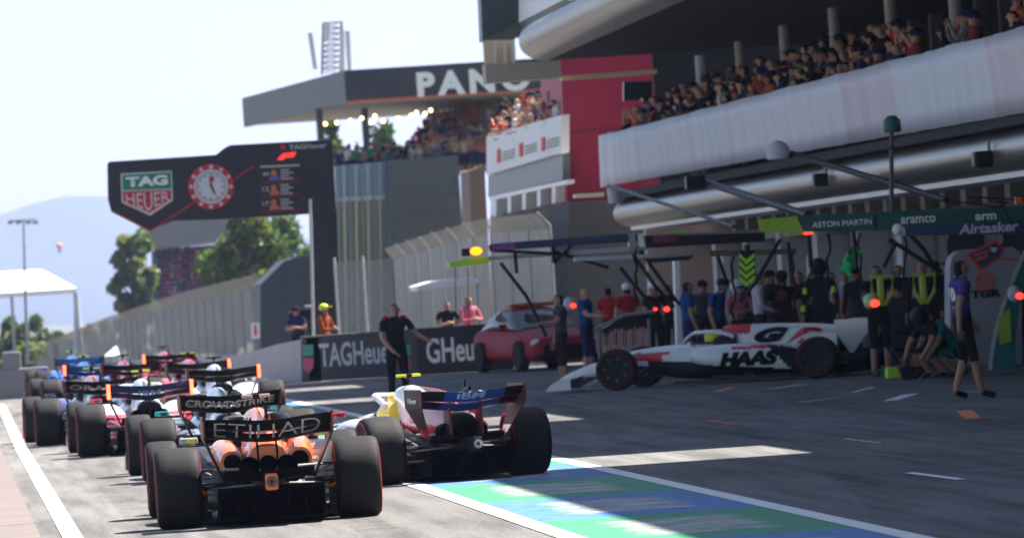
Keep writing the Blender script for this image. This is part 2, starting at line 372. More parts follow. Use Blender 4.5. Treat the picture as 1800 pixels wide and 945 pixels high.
# garages
GDOOR=mat('pale garage screen',(.20,.215,.245),.5,var=.2,scale=.6); GPIL=mat('pillar paint darkened for shade',(.065,.065,.07),.7,spec=.2); GD2=mat('garage screen darkened for shade',(.09,.095,.11),.6,var=.2,scale=.6,spec=.2); GDARK=mat('garage interior',(.03,.032,.036),.8); GBRN=mat('brownish garage wall',(.12,.105,.10),.7)  # dark screen and pillar colours carry the garages' shade
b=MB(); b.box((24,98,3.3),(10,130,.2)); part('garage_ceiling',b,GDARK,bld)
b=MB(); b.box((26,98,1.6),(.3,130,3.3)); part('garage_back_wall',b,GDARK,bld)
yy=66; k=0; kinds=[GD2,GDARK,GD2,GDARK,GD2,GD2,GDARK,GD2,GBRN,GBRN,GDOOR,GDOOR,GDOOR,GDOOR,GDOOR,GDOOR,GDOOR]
while yy<160:
    b=MB(); b.box((18.4,yy,1.4),(.7,.7,2.8)); part('garage_pillar',b,LGREY if yy>125 else GPIL,bld,bevel=.02)  # nearer pillars take the colour with shade in it
    kd=kinds[k%len(kinds)]
    if kd is not GDARK:
        b=MB(); b.box((18.7,yy+3.1,1.3),(.08,5.2,2.6))
        for q in range(5): b.box((18.64,yy+.9+q*1.1,1.3),(.04,.05,2.56),1)
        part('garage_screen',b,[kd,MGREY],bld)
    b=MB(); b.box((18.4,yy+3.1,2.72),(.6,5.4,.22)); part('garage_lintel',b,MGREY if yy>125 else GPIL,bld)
    yy+=6.2; k+=1
b=MB(); b.box((18.2,163.2,1.6),(2.6,.5,3.2)); part('end_wall',b,PINKC,bld)
# stand interior back wall, columns
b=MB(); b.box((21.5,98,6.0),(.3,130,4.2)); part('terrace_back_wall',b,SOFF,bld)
for k in range(34):
    yy=60+k*3.1
    b=MB(); b.box((20.9,yy,5.6),(.25,.25,3.0)); part('terrace_column',b,MGREY,bld)
for k in range(12):
    yy=70+k*8
    b=MB(); b.tube([(17.9,yy,3.98),(17.9,yy,7.0)],.11,n=10); part('canopy_column',b,LGREY,bld,smooth=True)
b=MB(); b.box((21.9,166.5,5.9),(8.4,.3,4.2)); part('terrace_end_wall',b,SOFF,bld)
# main canopy
part('canopy_fascia',halftube(13.9,7.4,.62,.46,40,155,R(-88),R(95)),METF,bld,smooth=True)
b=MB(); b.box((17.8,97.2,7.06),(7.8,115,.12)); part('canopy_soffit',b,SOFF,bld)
b=MB(); b.box((17.8,97.2,7.8),(7.4,114.4,.14)); part('canopy_roof',b,MGREY,bld)
# tier above: dark box and white fascia
WALLU=[ ]
b=MB(); b.prism(pxpoly([(843,-60),(912,-60),(912,38),(905,70),(848,72)],161),(0,1,0)); part('stair_tower_head',b,GREENG,bld)
b=MB(); p=[at(912,40,160),at(985,3,152),at(1100,-60,141),at(912,-60,160)]; b.prism(p,(.12,0,0)); part('upper_white_fascia',b,WHITE,bld)
b=MB(); p=[at(846,72,160.5),at(912,66,160.5),at(1010,18,150),at(1250,-90,132),at(1250,-60,132),at(1120,-20,141),at(985,3,152),at(912,40,160)]; b.prism(p,(.5,0,.0)); part('upper_soffit_edge',b,GREENG,bld)
# high roof (out of frame, throws the shade) in sections with open gaps
rs=[(26,50.5),(50.5,74.2),(78.6,99.3),(105.4,129),(133.5,149),(154,164)]
for a,c in rs:
    b=MB(); b.box((20,(a+c)/2,13.4),(13.2,c-a-.02,.35)); part('high_roof',b,MGREY,bld)
for k in range(9):
    b=MB(); b.tube([(19,40+k*14,7.9),(19,40+k*14,13.2)],.2); part('roof_column',b,LGREY,bld,smooth=True)
b=MB(); b.box((23.5,98,10.5),(.3,130,5.2)); part('upper_wall',b,GREENG,bld)
# beige stair block under the tower head
b=MB(); b.prism(pxpoly([(853,113),(985,106),(987,137),(855,146)],162),(0,1,0)); part('beige_beam',b,BEIGE,bld)
b=MB(); b.prism(pxpoly([(850,72),(905,68),(907,112),(853,114)],164),(0,.3,0),0)
for x in (866,884,898): b.prism(pxpoly([(x,73),(x+6,73),(x+8,112),(x+2,112)],163.9),(0,.1,0),1)
part('louvred_wall',b,[BEIGE,LGREY],bld)
b=MB(); b.prism(pxpoly([(987,134),(1155,122),(1155,129),(987,142)],162.5),(0,.3,0)); part('yellow_beam',b,mat('yellowish beam',(.5,.4,.25),.6),bld)
# things hung on the building
def mk_screen(px0,py0,px1,py1,Y,label):
    b=MB(); b.prism(pxpoly([(px0,py0),(px1,py0-2),(px1,py1-2),(px0,py1)],Y),(0,.15,0)); o=b.build('hanging_screen',[GLASSD],bevel=.01); tag(o,label,'screen'); return o
mk_screen(1096,144,1146,178,161,'small black screen hanging in front of the crimson wall under the canopy')
def cam_box(px,py,X,label,d=.35):
    r_=empty('loudspeaker',(0,0,0)); p=atx(px,py,X)
    b=MB(); b.box((0,0,0),(d,d,d*.9)); b.build('housing',K,r_,bevel=.03)
    b=MB(); b.lathe([(-d/2-.02,.11),(-d/2-.005,.12)],'x',n=20); b.build('cone',MGREY,r_)
    b=MB(); b.box((.1,0,d*.7),(.05,.05,d*.6)); b.build('bracket',STEEL,r_)
    r_.location=p; tag(r_,label,'loudspeaker')
cam_box(1728,280,15.9,'black loudspeaker clamped under the fascia, right one of two',.28)
cam_box(1443,316,15.9,'black loudspeaker clamped under the fascia, left one of two',.26)

# ================================================================== red wall + far block
rb=empty('crimson_building',at(1070,540,172)); tag(rb,'crimson wall above a dark base beyond the end of the white balcony','building')
b=MB(); b.prism(pxpoly([(985,104),(1152,93),(1190,345),(998,358)],172),(0,6,0)); part('wall',b,BRED,rb)
b=MB(); b.prism(pxpoly([(998,358),(1240,342),(1240,640),(1000,640)],172.2),(0,5,0))
part('dark_base_wall',b,CONCD,rb)
b=MB(); b.prism(pxpoly([(987,232),(1220,218),(1220,221),(987,235)],171.95),(0,.04,0)); part('panel_joint',b,mat('dark crimson joint',(.2,.008,.03),.6),rb)
b=MB(); b.prism(pxpoly([(1010,341),(1062,338),(1062,345),(1010,348)],169),(0,.4,0)); part('wall_lamp',b,mat('cream',(.6,.55,.42),.5),rb)

fb=empty('terrace_building',(16,180,0)); tag(fb,'white banner terrace block with a row of small windows left of the crimson wall','building')
def fx(pxa,pya,pxb,pyb,pyb2,pya2,X,mt,name,th=.2):
    b=MB(); b.prism([atx(pxa,pya,X),atx(pxb,pyb,X),atx(pxb,pyb2,X),atx(pxa,pya2,X)],(th,0,0)); part(name,b,mt,fb)
fx(855,240,987,202,268,308,15.6,mat('white banner cloth',(.75,.75,.78),.6,var=.08),'banner')
fx(858,309,989,270,316,346,15.75,GREENG,'green_band')
fx(860,346,996,316,323,353,15.6,WHITE,'sill')
fx(862,353,998,323,358,380,16.1,GLASSD,'window_glass')
for k in range(5):
    x=866+k*26; yt=352-.225*(x-862); fx(x,yt,x+6,yt-1.5,yt+28,yt+30,15.65,WHITE,'window_mullion',.5)
fx(862,378,1000,355,640,640,15.9,CONCD,'lower_wall',2)
for k,x in enumerate((873,912,951)):
    yt=270-.27*(x-855)
    b=MB(); b.prism([atx(x,yt-2,15.56),atx(x+5,yt-3,15.56),atx(x+5,yt+20,15.56),atx(x,yt+22,15.56)],(.02,0,0)); part('red_logo_bar',b,RD,fb)
    b=MB()
    for r_ in range(3): b.prism([atx(x+9,yt+3+r_*6,15.56),atx(x+30,yt-3+r_*6,15.56),atx(x+30,yt-1+r_*6,15.56),atx(x+9,yt+5+r_*6,15.56)],(.02,0,0))
    part('grey_print',b,MGREY,fb)

# PANO roof and hospitality block (about 300 m out)
TB=mat('black fascia board',(.02,.022,.027),.5); TG=mat('grey fascia board',(.07,.07,.082),.5); SOFW=mat('beige soffit',(.34,.29,.25),.7)
rf=empty('terrace_roof',at(700,560,300)); tag(rf,'flat black roof slab lettered in white above the crowded terrace','roof')
a1,a2=at(605,127,300),at(607,184,300); b1,b2=at(425,170,331),at(428,220,331); zt=(a1.z+b1.z)/2; zb=(a2.z+b2.z)/2
c1=at(1120,100,300)
P0=Vector((b1.x,b1.y,zb)); P1=Vector((a1.x,a1.y,zb)); P2=Vector((c1.x,300,zb)); P3=Vector((c1.x,331,zb))
part('fascia_left',MB().prism([P0,P1,P1+Vector((0,0,zt-zb)),P0+Vector((0,0,zt-zb))],(.25,.02,0)),TG,rf)
part('fascia_front',MB().prism([P1+Vector((.0,-.02,0)),P2,P2+Vector((0,0,zt-zb)),P1+Vector((0,-.02,zt-zb))],(0,.3,0)),TB,rf)
part('soffit',MB().prism([P0+Vector((.2,0,.06)),P1+Vector((.2,.2,.06)),P2+Vector((0,.2,.06)),P3+Vector((0,0,.06))],(0,0,.1)),SOFW,rf)
part('edge_trim',MB().prism([P1+Vector((.0,-.05,0)),P2+Vector((0,-.05,0)),P2+Vector((0,-.05,.06)),P1+Vector((0,-.05,.06))],(0,.02,0)),RD,rf)
cc=at(840,143,300)
lt=face_text('PANO',832,143,200,44,300,WLET,rf,off=.3,bold=.05,space=1.35); lt.location=-rf.location
for k,(x,y) in enumerate([(572,218),(592,216),(616,212),(636,208),(659,204),(674,213),(700,208),(723,203),(732,198),(747,200),(757,194),(653,215)]):
    o=MB().ball((0,0,0),.085,n=10).build('festoon_bulb',BULB,smooth=True,loc=at(x,y,305)); tag(o,'small warm bulb glowing under the flat terrace roof','light bulb','bulbs under the terrace roof')
for k,x in enumerate((560,640,760,850)):
    o=MB().tube([at(x,190,308),at(x+8,300,308)],.16).build('roof_post',DGREY,None,smooth=True); tag(o,['thin post under the far left end of the flat roof','thin post holding the flat roof above the fins','post holding the flat roof beside the crowd','rightmost post under the flat lettered roof'][k],'post')
# lattice mast with aerial panels
ms=empty('aerial_mast',at(582,130,312)); tag(ms,'lattice mast with tall aerial panels standing on the flat roof','mast')
b=MB(); L=[at(567,130,312),at(600,130,312)]; T=[at(569,40,312),at(600,38,312)]
cs=[]
for dx,dy in ((0,0),(.85,0),(.85,.85),(0,.85)):
    cs.append((L[0]+Vector((dx,dy,0)),T[0]+Vector((dx,dy,0))))
for p,q in cs: b.tube([p,q],.035,n=6)
for i in range(9):
    for j in range(4):
        p,q=cs[j]; p2,q2=cs[(j+1)%4]; t=i/9; t2=(i+1)/9
        b.tube([p.lerp(q,t),p2.lerp(q2,t2)],.022,n=5); b.tube([p.lerp(q,t2),p2.lerp(q2,t2)],.022,n=5)
part('lattice',b,MGREY,ms)
for (x0,y0,x1,y1) in [(541,58,558,122),(597,52,606,128),(607,55,618,126),(572,40,578,70)]:
    b=MB(); b.prism(pxpoly([(x0,y0),(x0+8,y0),(x1,y1),(x1-7,y1)],311.5),(0,.25,0)); part('aerial_panel',b,LGREY,ms)

# glass/fins block
gbk=empty('glass_terrace_block',at(640,560,302)); tag(gbk,'blue and yellow finned glass block carrying the crowded far terrace','building')
FING=mat('finned glass blue',(.22,.33,.42),.25,.2,.35,scale=1.2,stretch=(2.5,1,.2)); FINY=mat('yellow green glass',(.30,.30,.08),.3,0,.5,scale=1.6,stretch=(2.5,1,.3))
part('upper_glass',MB().prism(pxpoly([(588,292),(678,284),(680,345),(590,350)],302),(0,8,0)),FING,gbk)
part('lower_glass',MB().prism(pxpoly([(590,352),(680,347),(684,600),(594,600)],302),(0,8,0)),FINY,gbk)
part('floor_band',MB().prism(pxpoly([(589,347),(680,342),(680,350),(589,355)],301.8),(0,.4,0)),LGREY,gbk)
for k in range(9):
    x=592+k*10.5; part('fin',MB().prism(pxpoly([(x,291-k*.8),(x+2.5,291-k*.8),(x+8,600),(x+5,600)],301.7),(0,.25,0)),LGREY if k%2 else mat('slate fin',(.16,.2,.24),.5),gbk)
part('dark_glass_front',MB().prism(pxpoly([(680,282),(805,272),(825,600),(684,600)],301),(0,10,0)),GREENG,gbk)
for (x0,y0,x1,y1) in [(688,292,800,330),(690,345,806,372),(690,380,808,420)]:
    part('window',MB().prism(pxpoly([(x0,y0),(x1,y0-7),(x1+2,y1-7),(x0+2,y1)],300.9),(0,.1,0)),GLASSD,gbk)
part('stair_wall',MB().prism(pxpoly([(825,300),(852,290),(866,600),(835,600)],230),(0,4,0)),mat('brown stair wall',(.16,.10,.07),.7),gbk)
# ================================================================== clock sign
sg=empty('timing_sign',(0,0,0)); SY=168
SGB=mat('black sign board',(.017,.018,.023),.45)
part0=lambda name,b,mt,par,**k: b.build(name,mt,par,**k)
b=MB(); b.prism(pxpoly([(189,288),(192,284),(380,272),(392,262),(404,255),(584,245),(591,373),(385,386),(305,388),(262,405),(196,372),(190,350)],SY),(0,.35,0)); part0('board',b,SGB,sg,bevel=.02)
b=MB(); b.prism(pxpoly([(549,370),(592,368),(592+8,640),(556,640)],SY+.05),(0,.3,0)); part0('post',b,SGB,sg)
SHW=mat('silver outline',(.62,.6,.6),.4); SHG=mat('shield green',(.0,.20,.09),.4); SHR=mat('shield red',(.5,.015,.03),.4)
def flat(name,pts,mt,off,par=sg,Y=SY,th=.02):
    b=MB(); b.prism(pxpoly(pts,Y-off),(0,th,0)); return part0(name,b,mt,par)
flat('shield_outline',[(212,305),(302,300),(304,352),(264,379),(214,356)],SHW,.03)
flat('shield_green',[(215,308),(300,303),(301,331),(216,334)],SHG,.05)
flat('shield_red',[(216,337),(301,334),(301,350),(263,374),(217,354)],SHR,.05)
face_text('TAG',258,318,74,18,SY,WLET,sg,off=.06,bold=.05)
sc_=SY/FPX; hc=at(259,338.5,SY-.06)
def heu(u,v):
    t=min(1,abs(u)/(39*sc_)); dp=(32-17*t)*sc_; return Vector((hc.x+u,hc.y,hc.z+(v/(16*sc_)-.5)*dp))
lettering('HEUER',76*sc_,16*sc_,SHW,heu,sg,bold=.0,cuts=1)
ccx,ccy=371,328
def disc(name,px,py,r0,r1,mt,off,par=sg,Y=SY,n=48):
    c=at(px,py,Y-off); sc=Y/FPX; b=MB()
    if r0<=0: b.prism([c+Vector((math.cos(2*math.pi*i/n)*r1*sc,0,math.sin(2*math.pi*i/n)*r1*sc)) for i in range(n)],(0,.02,0))
    else:
        vs=[];F=[]
        for i in range(n):
            a=2*math.pi*i/n
            for r_ in (r0,r1): vs.append(c+Vector((math.cos(a)*r_*sc,0,math.sin(a)*r_*sc)))
        for i in range(n): j=(i+1)%n; F.append((2*i,2*i+1,2*j+1,2*j))
        b.add(vs,F)
    return part0(name,b,mt,par)
disc('clock_rim',ccx,ccy,0,40,SHR,.04); disc('clock_dial',ccx,ccy,0,30,mat('dial silver',(.62,.63,.66),.4),.06); disc('dial_ring',ccx,ccy,24.5,26,MGREY,.075)
for i in range(12):
    a=i*math.pi/6; x=ccx+35*math.cos(a); y=ccy-35*math.sin(a); disc('rim_stud',x,y,0,3.6,mat('pale pink',(.7,.45,.5),.5),.06,n=12)
    disc('hour_mark',ccx+21*math.cos(a),ccy-21*math.sin(a),0,1.5,K,.08,n=8)
flat('minute_hand',[(370,329),(373,327),(379,341),(377,342)],K,.09); flat('hour_hand',[(368,322),(371,321),(374,329),(371,330)],K,.09)
flat('dial_badge',[(368,310),(376,310),(376,318),(372,321),(368,318)],SHR,.09)
flat('red_outline',[(262,406),(338,356),(340,358),(263,408)],SHR,.03); flat('red_outline',[(262,406),(197,373),(198,371),(262,403)],SHR,.03); flat('red_outline',[(412,314),(444,292),(445,294),(413,316)],SHR,.03)
face_text('TAGHeuer',541,257,66,9,SY,LGREY,sg,off=.03,bold=.02)
disc('small_badge',497,259,0,5,SHR,.03,n=16)
flat('red_slanted_emblem',[(487,281),(497,270),(521,267),(516,276),(502,277),(497,281)],mat('bright red',(.75,.02,.015),.4,emit=(.8,.03,.02),estr=.5),.03)
b=MB(); 
for i in range(14): 
    y=290+i*0; 
SCR=mat('screen panel',(.02,.015,.02),.3)
flat('screen',[(455,290),(527,287),(529,370),(460,373)],SCR,.03)
SG1=mat('screen grey text',(.4,.42,.42),.5); SGO=mat('screen orange face',(.5,.14,.07),.5); SGBL=mat('screen blue',(.08,.13,.4),.5); SGR=mat('screen dark red bar',(.16,.01,.02),.5)
flat('screen_text_row',[(457,291.5),(527,288.5),(527,292),(457,295)],SG1,.05)
for k,n_ in enumerate(('44','12','17')):
    y=304+k*26
    face_text(n_,467,y+2,11,8,SY,SG1,sg,off=.06); disc('screen_portrait',481,y,0,5.5,SGO,.055,n=14)
    flat('screen_bar',[(460,y+14),(526,y+11),(526,y+15),(460,y+18)],SGR,.055); flat('screen_shirt',[(474,y+6),(490,y+5),(491,y+12),(474,y+13)],SGBL if k==0 else SGO,.056)
    for q in range(4): flat('screen_text_row',[(493,y-6+q*5),(508+(q*7)%14,y-7+q*5),(508+(q*7)%14,y-4.5+q*5),(493,y-3.5+q*5)],SG1,.056)
recenter_loc=at(574,640,SY); recenter(sg,Vector((recenter_loc.x,recenter_loc.y,gz(SY)))); tag(sg,'black roadside sign with shield, red rimmed clock and result screen on one post','sign')

# ================================================================== barrier boards and low walls
BRD=mat('grey advertising board',(.10,.095,.095),.5,var=.08); BLK=mat('black advertising board',(.02,.02,.022),.5)
def board(pts,mt,Y,label,texts):
    r_=empty('advertising_board',(0,0,0)); b=MB(); q=pxpoly(pts,Y); b.prism(q,(0,.35,0)); b.build('board',mt,r_,bevel=.02)
    for (s,px,py,W,H,mm) in texts: face_text(s,px,py,W,H,Y,mm,r_,off=.012,bold=.02)
    recenter(r_,Vector((q[0].x,Y,0))); tag(r_,label,'advertising board'); return r_
bo=board([(529,591),(731,577),(735,659),(530,671)],BRD,161,'grey advertising board with white lettering behind the man in black',[('TAGHeuer',628,620,134,42,WLET)])
for px in (541,712):
    o_=px
    d0=-Vector(bo.location)
    for nm,pts,mt in (('shield_green',[(px-9,606),(px+10,605),(px+10,625),(px-9,626)],mat('faded green',(.12,.4,.33),.5)),('shield_red',[(px-9,629),(px+10,628),(px+10,645),(px+1,656),(px-9,646)],mat('faded red',(.6,.13,.2),.5))):
        bb=MB(); bb.prism(pxpoly(pts,160.97),(0,.02,0)); q=bb.build(nm,mt,bo); q.location=d0
board([(731,577),(900,566),(904,652),(735,659)],BLK,160.6,'black advertising board with white lettering beside the red road car',[('GHeuer',808,613,118,44,WLET)])
# curved white wall over the crest
WW=mat('weathered white wall',(.33,.30,.315),.7,var=.25,scale=.8)
b=MB(); pw=[(8.5,161,0,1.02),(8.5,175,-.12,.85),(8.5,196,-.6,.5),(8.5,261,-1.06,.02),(8.5,330,-1.4,-.35),(8.5,408,-1.8,-.75),(8.2,700,-4,-2.9)]
for (x,y,z0,z1),(x2,y2,z2,z3) in zip(pw,pw[1:]):
    b.add([(x,y,z0-.2),(x2,y2,z2-.2),(x2,y2,z3),(x,y,z1),(x+.3,y,z0-.2),(x2+.3,y2,z2-.2),(x2+.3,y2,z3),(x+.3,y,z1)],[(0,3,2,1),(3,7,6,2),(4,5,6,7),(0,4,7,3),(1,2,6,5)])
o=b.build('boundary_wall',WW); tag(o,'low weathered white wall running away behind the queue of racing cars','wall')
# ---------------- fences
def mesh_mat(name,col,a=.4):
    m=bpy.data.materials.new(name); m.use_nodes=True; n=m.node_tree; b=n.nodes['Principled BSDF']; b.inputs['Base Color'].default_value=(*col,1); b.inputs['Roughness'].default_value=.5; b.inputs['Metallic'].default_value=.3
    tc=n.nodes.new('ShaderNodeTexCoord'); no=n.nodes.new('ShaderNodeTexNoise'); no.inputs['Scale'].default_value=1.2; no.inputs['Detail'].default_value=5; n.links.new(tc.outputs['Object'],no.inputs[0])
    rr=n.nodes.new('ShaderNodeMapRange'); rr.inputs[3].default_value=a-.2; rr.inputs[4].default_value=a+.2; n.links.new(no.outputs['Fac'],rr.inputs[0]); n.links.new(rr.outputs[0],b.inputs['Alpha']); return m
FM=mesh_mat('dense catch fence mesh',(.34,.32,.29),.62); FM2=mesh_mat('fine fence mesh',(.42,.42,.42),.42)
def fence(pts,label,mm,post=4.0,name='catch_fence',pm=MGREY,bent=1):
    """pts: (x,y,z0,z1)"""
    r_=empty(name,(pts[0][0],pts[0][1],pts[0][2])); tag(r_,label,'fence'); o0=Vector(r_.location)
    for i,(p,q) in enumerate(zip(pts,pts[1:])):
        a=Vector(p[:2]+(0,)); c=Vector(q[:2]+(0,)); n_=max(1,int((c-a).length/post))
        mb=MB()
        for k in range(n_):
            s0=k/n_; s1=(k+1)/n_; A_=a.lerp(c,s0); B_=a.lerp(c,s1)
            za,zb=p[2]+(q[2]-p[2])*s0,p[2]+(q[2]-p[2])*s1; ta,tb=p[3]+(q[3]-p[3])*s0,p[3]+(q[3]-p[3])*s1
            mb.add([(A_.x,A_.y,za),(B_.x,B_.y,zb),(B_.x,B_.y,tb),(A_.x,A_.y,ta)],[(0,1,2,3)])
            pb=MB(); pb.tube([(A_.x,A_.y,za),(A_.x,A_.y,ta+.12),(A_.x-.3*bent,A_.y,ta+.12+.33*bent)],.035,n=6); po=pb.build('post',pm,r_); po.location=-o0
            if bent: mb.add([(A_.x,A_.y,ta),(B_.x,B_.y,tb),(B_.x-.3,B_.y,tb+.42),(A_.x-.3,A_.y,ta+.42)],[(0,1,2,3)])
        mo=mb.build('mesh_panel',mm,r_); mo.location=-o0
    return r_
def fp(px,py,Y,zb=None):
    p=at(px,py,Y); return (p.x,p.y,gz(Y) if zb is None else zb,p.z-.4)
fence([fp(965,375,168),fp(862,385,190),fp(775,410,212),fp(690,437,240)],'beige mesh catch fence running in front of the terrace buildings',FM,6.4,pm=mat('beige fence post',(.27,.26,.24),.6))
fence([fp(462,482,225),fp(330,515,275),fp(200,557,345),fp(110,592,450),fp(60,612,560)],'long grey catch fence running downhill behind the racing cars',mesh_mat('grey catch fence mesh',(.17,.165,.155),.74),6,pm=mat('grey fence post',(.13,.13,.125),.6))
r_=fence([fp(586,432,168),fp(636,430,168),fp(686,425,168)],'transparent mesh fence panels right of the sign post',FM2,3.4,'mesh_fence',LGREY,0)
b=MB(); b.prism(pxpoly([(458,500),(500,458),(520,452),(548,446),(556,640),(458,640)],205),(0,5,0)); o=b.build('dark_shed',mat('dark green shed wall',(.035,.05,.06),.6,var=.3,scale=.6,stretch=(4,1,.3))); o['label']='dark green shed between the grey fence and the sign post'; o['category']='shed'
o=MB().tube([at(545,350,167),at(551,600,167)],.035).build('flood_pole',LGREY,None,smooth=True); tag(o,'slim pale pole beside the thick black sign post','pole')
b=MB(); b.prism(pxpoly([(441,568),(456,567),(457,594),(442,595)],205),(0,.05,0)); o=b.build('notice_board',[WHITE]); tag(o,'small white notice with a red mark on the grey fence','sign')
b2=MB(); b2.prism(pxpoly([(446,571),(451,571),(452,590),(447,590)],204.97),(0,.02,0)); b2.build('red_mark',RD,o)

# ================================================================== far things: hills, trees, grandstand, tent
HILL=mat('wooded hills',(.022,.04,.045),.95,var=.35,scale=.004)
def hill(name,D,prof,seed):
    rnd=random.Random(seed); b=MB(); rows=[]
    xs=[p[0] for p in prof]; n=90
    for i in range(n+1):
        px=xs[0]+(xs[-1]-xs[0])*i/n
        for (x0,y0),(x1,y1) in zip(prof,prof[1:]):
            if x0<=px<=x1: py=y0+(y1-y0)*(px-x0)/(x1-x0)
        py+=rnd.uniform(-1.5,1.5)
        t=at(px,py,D); row=[]
        for k,(dd,hh) in enumerate([(-1900,0),(-1300,.35),(-650,.72),(-130,.96),(0,1),(400,.9),(1900,0)]):
            z=-8+(t.z+8)*hh*(1+rnd.uniform(-.04,.04)*(0<k<6 and k!=4)); row.append(Vector((t.x*(D+dd)/D,D+dd,z)))
        rows.append(row)
    b.rings(rows,0,False,closed=False); return struct(b.build(name,HILL,smooth=True))
hill('hills',11000,[(-2500,470),(-900,430),(-300,400),(-40,385),(0,378),(60,358),(110,345),(200,344),(300,365),(420,390),(600,430),(1200,480),(2500,500)],3)
hill('hills',8500,[(-2500,520),(-800,480),(-100,455),(60,470),(160,500),(330,520),(900,530),(2500,530)],5)
def leafmat(n,c):
    m=mat(n,c,.6,var=.4,scale=.6); t=m.node_tree; p=t.nodes['Principled BSDF']; o=t.nodes['Material Output']
    tr=t.nodes.new('ShaderNodeBsdfTranslucent'); tr.inputs[0].default_value=(min(1,c[0]*1.6),min(1,c[1]*1.5),c[2]*1.2,1); mx=t.nodes.new('ShaderNodeMixShader'); mx.inputs[0].default_value=.35
    t.links.new(p.outputs[0],mx.inputs[1]); t.links.new(tr.outputs[0],mx.inputs[2]); t.links.new(mx.outputs[0],o.inputs[0]); return m
LEAF=[leafmat('leaf green a',(.07,.13,.018)),leafmat('leaf green b',(.04,.085,.016)),leafmat('leaf green c',(.13,.165,.025))]
BARK=mat('bark',(.1,.07,.05),.9,var=.3)
def tree(base,h,rx,crown,label,seed,leaf=.32,nleaf=3500,z0=.2,group=None,name='tree'):
    rnd=random.Random(seed); r_=empty(name,base); tag(r_,label,'tree',group)
    b=MB(); b.tube([(0,0,-.5),(.1,0,h*.3),(-.1,.05,h*.6),(0,0,h*.9)],[h*.028,h*.022,h*.014,h*.004])
    for k in range(9):
        t=.25+.06*k; a=rnd.uniform(0,6.28); b.tube([(0,0,h*t),(math.cos(a)*rx*.4,math.sin(a)*rx*.4,h*(t+.1)),(math.cos(a)*rx*.75,math.sin(a)*rx*.75,h*(t+.2))],[h*.011,h*.007,h*.003],n=5)
    b.build('trunk',BARK,r_,smooth=True)
    b=MB(); cl=[]
    for k in range(crown):
        t=rnd.uniform(z0,.97); prof=math.sin(min(1,(t-z0+.12)/(1-z0)*1.0)*math.pi)**.55 if name!='poplar' else .55+.45*math.sin(t*3.1)
        a=rnd.uniform(0,6.28); rr=rx*prof*rnd.uniform(.25,.85); cl.append((Vector((math.cos(a)*rr,math.sin(a)*rr,h*t)),rx*rnd.uniform(.2,.38),rnd.choice([0,0,1,2])))
    for k in range(nleaf):
        c,rad,mi=rnd.choice(cl); d=Vector((rnd.gauss(0,1),rnd.gauss(0,1),rnd.gauss(0,.8))).normalized()*rad*rnd.uniform(.4,1.1); p=c+d
        u=Vector((rnd.gauss(0,1),rnd.gauss(0,1),rnd.gauss(0,1))).normalized(); q=u.orthogonal().normalized(); w_=u.cross(q); s=leaf*rnd.uniform(.5,1.2)
        b.add([p-q*s,p+w_*s*.6,p+q*s,p-w_*s*.6],[(0,1,2,3)],mi)
    b.build('crown',LEAF,r_)
def gp(px,Y): p=at(px,500,Y); return Vector((p.x,Y,gz(Y)))
def topz(px,py,Y): return at(px,py,Y).z-gz(Y)
tree(gp(237,470),topz(237,403,470),1.75,60,'tall narrow tree between the blue hills and the red grandstand',1,.30,9000,.06,name='poplar')
tree(gp(445,360),topz(450,375,360),2.9,44,'bushy tree above the grey fence left of the sign post',2,.26,8000,.2)
tree(gp(400,400),topz(400,432,400),1.9,26,'smaller tree at the right end of the red grandstand',3,.26,4600,.15)
tree(gp(505,430),topz(510,385,430),3.0,32,'tree behind the dark shed beside the sign post',4,.28,6500,.2)
tree(gp(600,420),topz(600,205,420),1.6,30,'tree rising behind the far terrace under the flat roof',8,.3,3000,.3)
tree(gp(690,440),topz(690,215,440),2.6,30,'broad tree behind the terrace crowd',9,.3,3000,.3)
tree(gp(935,430),topz(935,380,430),2.0,14,'low green shrub tree behind the concrete fence',10,.3,1200,.3) if False else None
for k,(px,py,Y) in enumerate([(12,560,520),(60,560,560),(95,585,600),(150,575,700),(180,560,760),(30,575,480)]):
    tree(gp(px,Y),topz(px,py,Y),1.5+.3*(k%3),14,['dark bush under the left end of the white tent','bush under the white tent beside the lamp mast','low bush right of the white tent','distant bush on the skyline left of the fence','far bush where fence meets hills','leftmost dusty bush at the picture edge'][k],20+k,.35,1100,.1,name='bush')
# grandstand with red spectators
gs=empty('grandstand',gp(330,520)); tag(gs,'distant roofed grandstand with red clad crowd left of the trees','grandstand')
part('roof',MB().prism(pxpoly([(262,388),(420,380),(420,418),(268,436)],505),(0,26,0)),mat('grandstand roof grey',(.16,.16,.17),.7),gs)
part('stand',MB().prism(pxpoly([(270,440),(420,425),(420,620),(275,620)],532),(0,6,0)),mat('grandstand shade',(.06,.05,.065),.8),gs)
rnd=random.Random(5); CRC=[mat('crowd red',(.62,.05,.04),.7),mat('crowd pink',(.55,.35,.45),.7),mat('crowd blue',(.08,.12,.4),.7),mat('crowd dark',(.05,.03,.05),.7),mat('crowd green',(.02,.3,.2),.7)]
b=MB()
for k in range(520):
    row=rnd.randint(0,9); px=rnd.uniform(272,395); py=446+row*8+rnd.uniform(-1,1); p=at(px,py,528-row*1.2); mi=rnd.choice([0,0,0,0,1,1,3,3,2,4] if px>290 else [2,0,3,4,0])
    b.ball(p,(.17,.17,.36),mi,6); b.ball(p+Vector((0,0,.42)),.12,3,6)
cr=b.build('grandstand_crowd',CRC); cr['kind']='stuff'; cr['label']='distant mass of red clad spectators in the grandstand'; cr['category']='crowd'
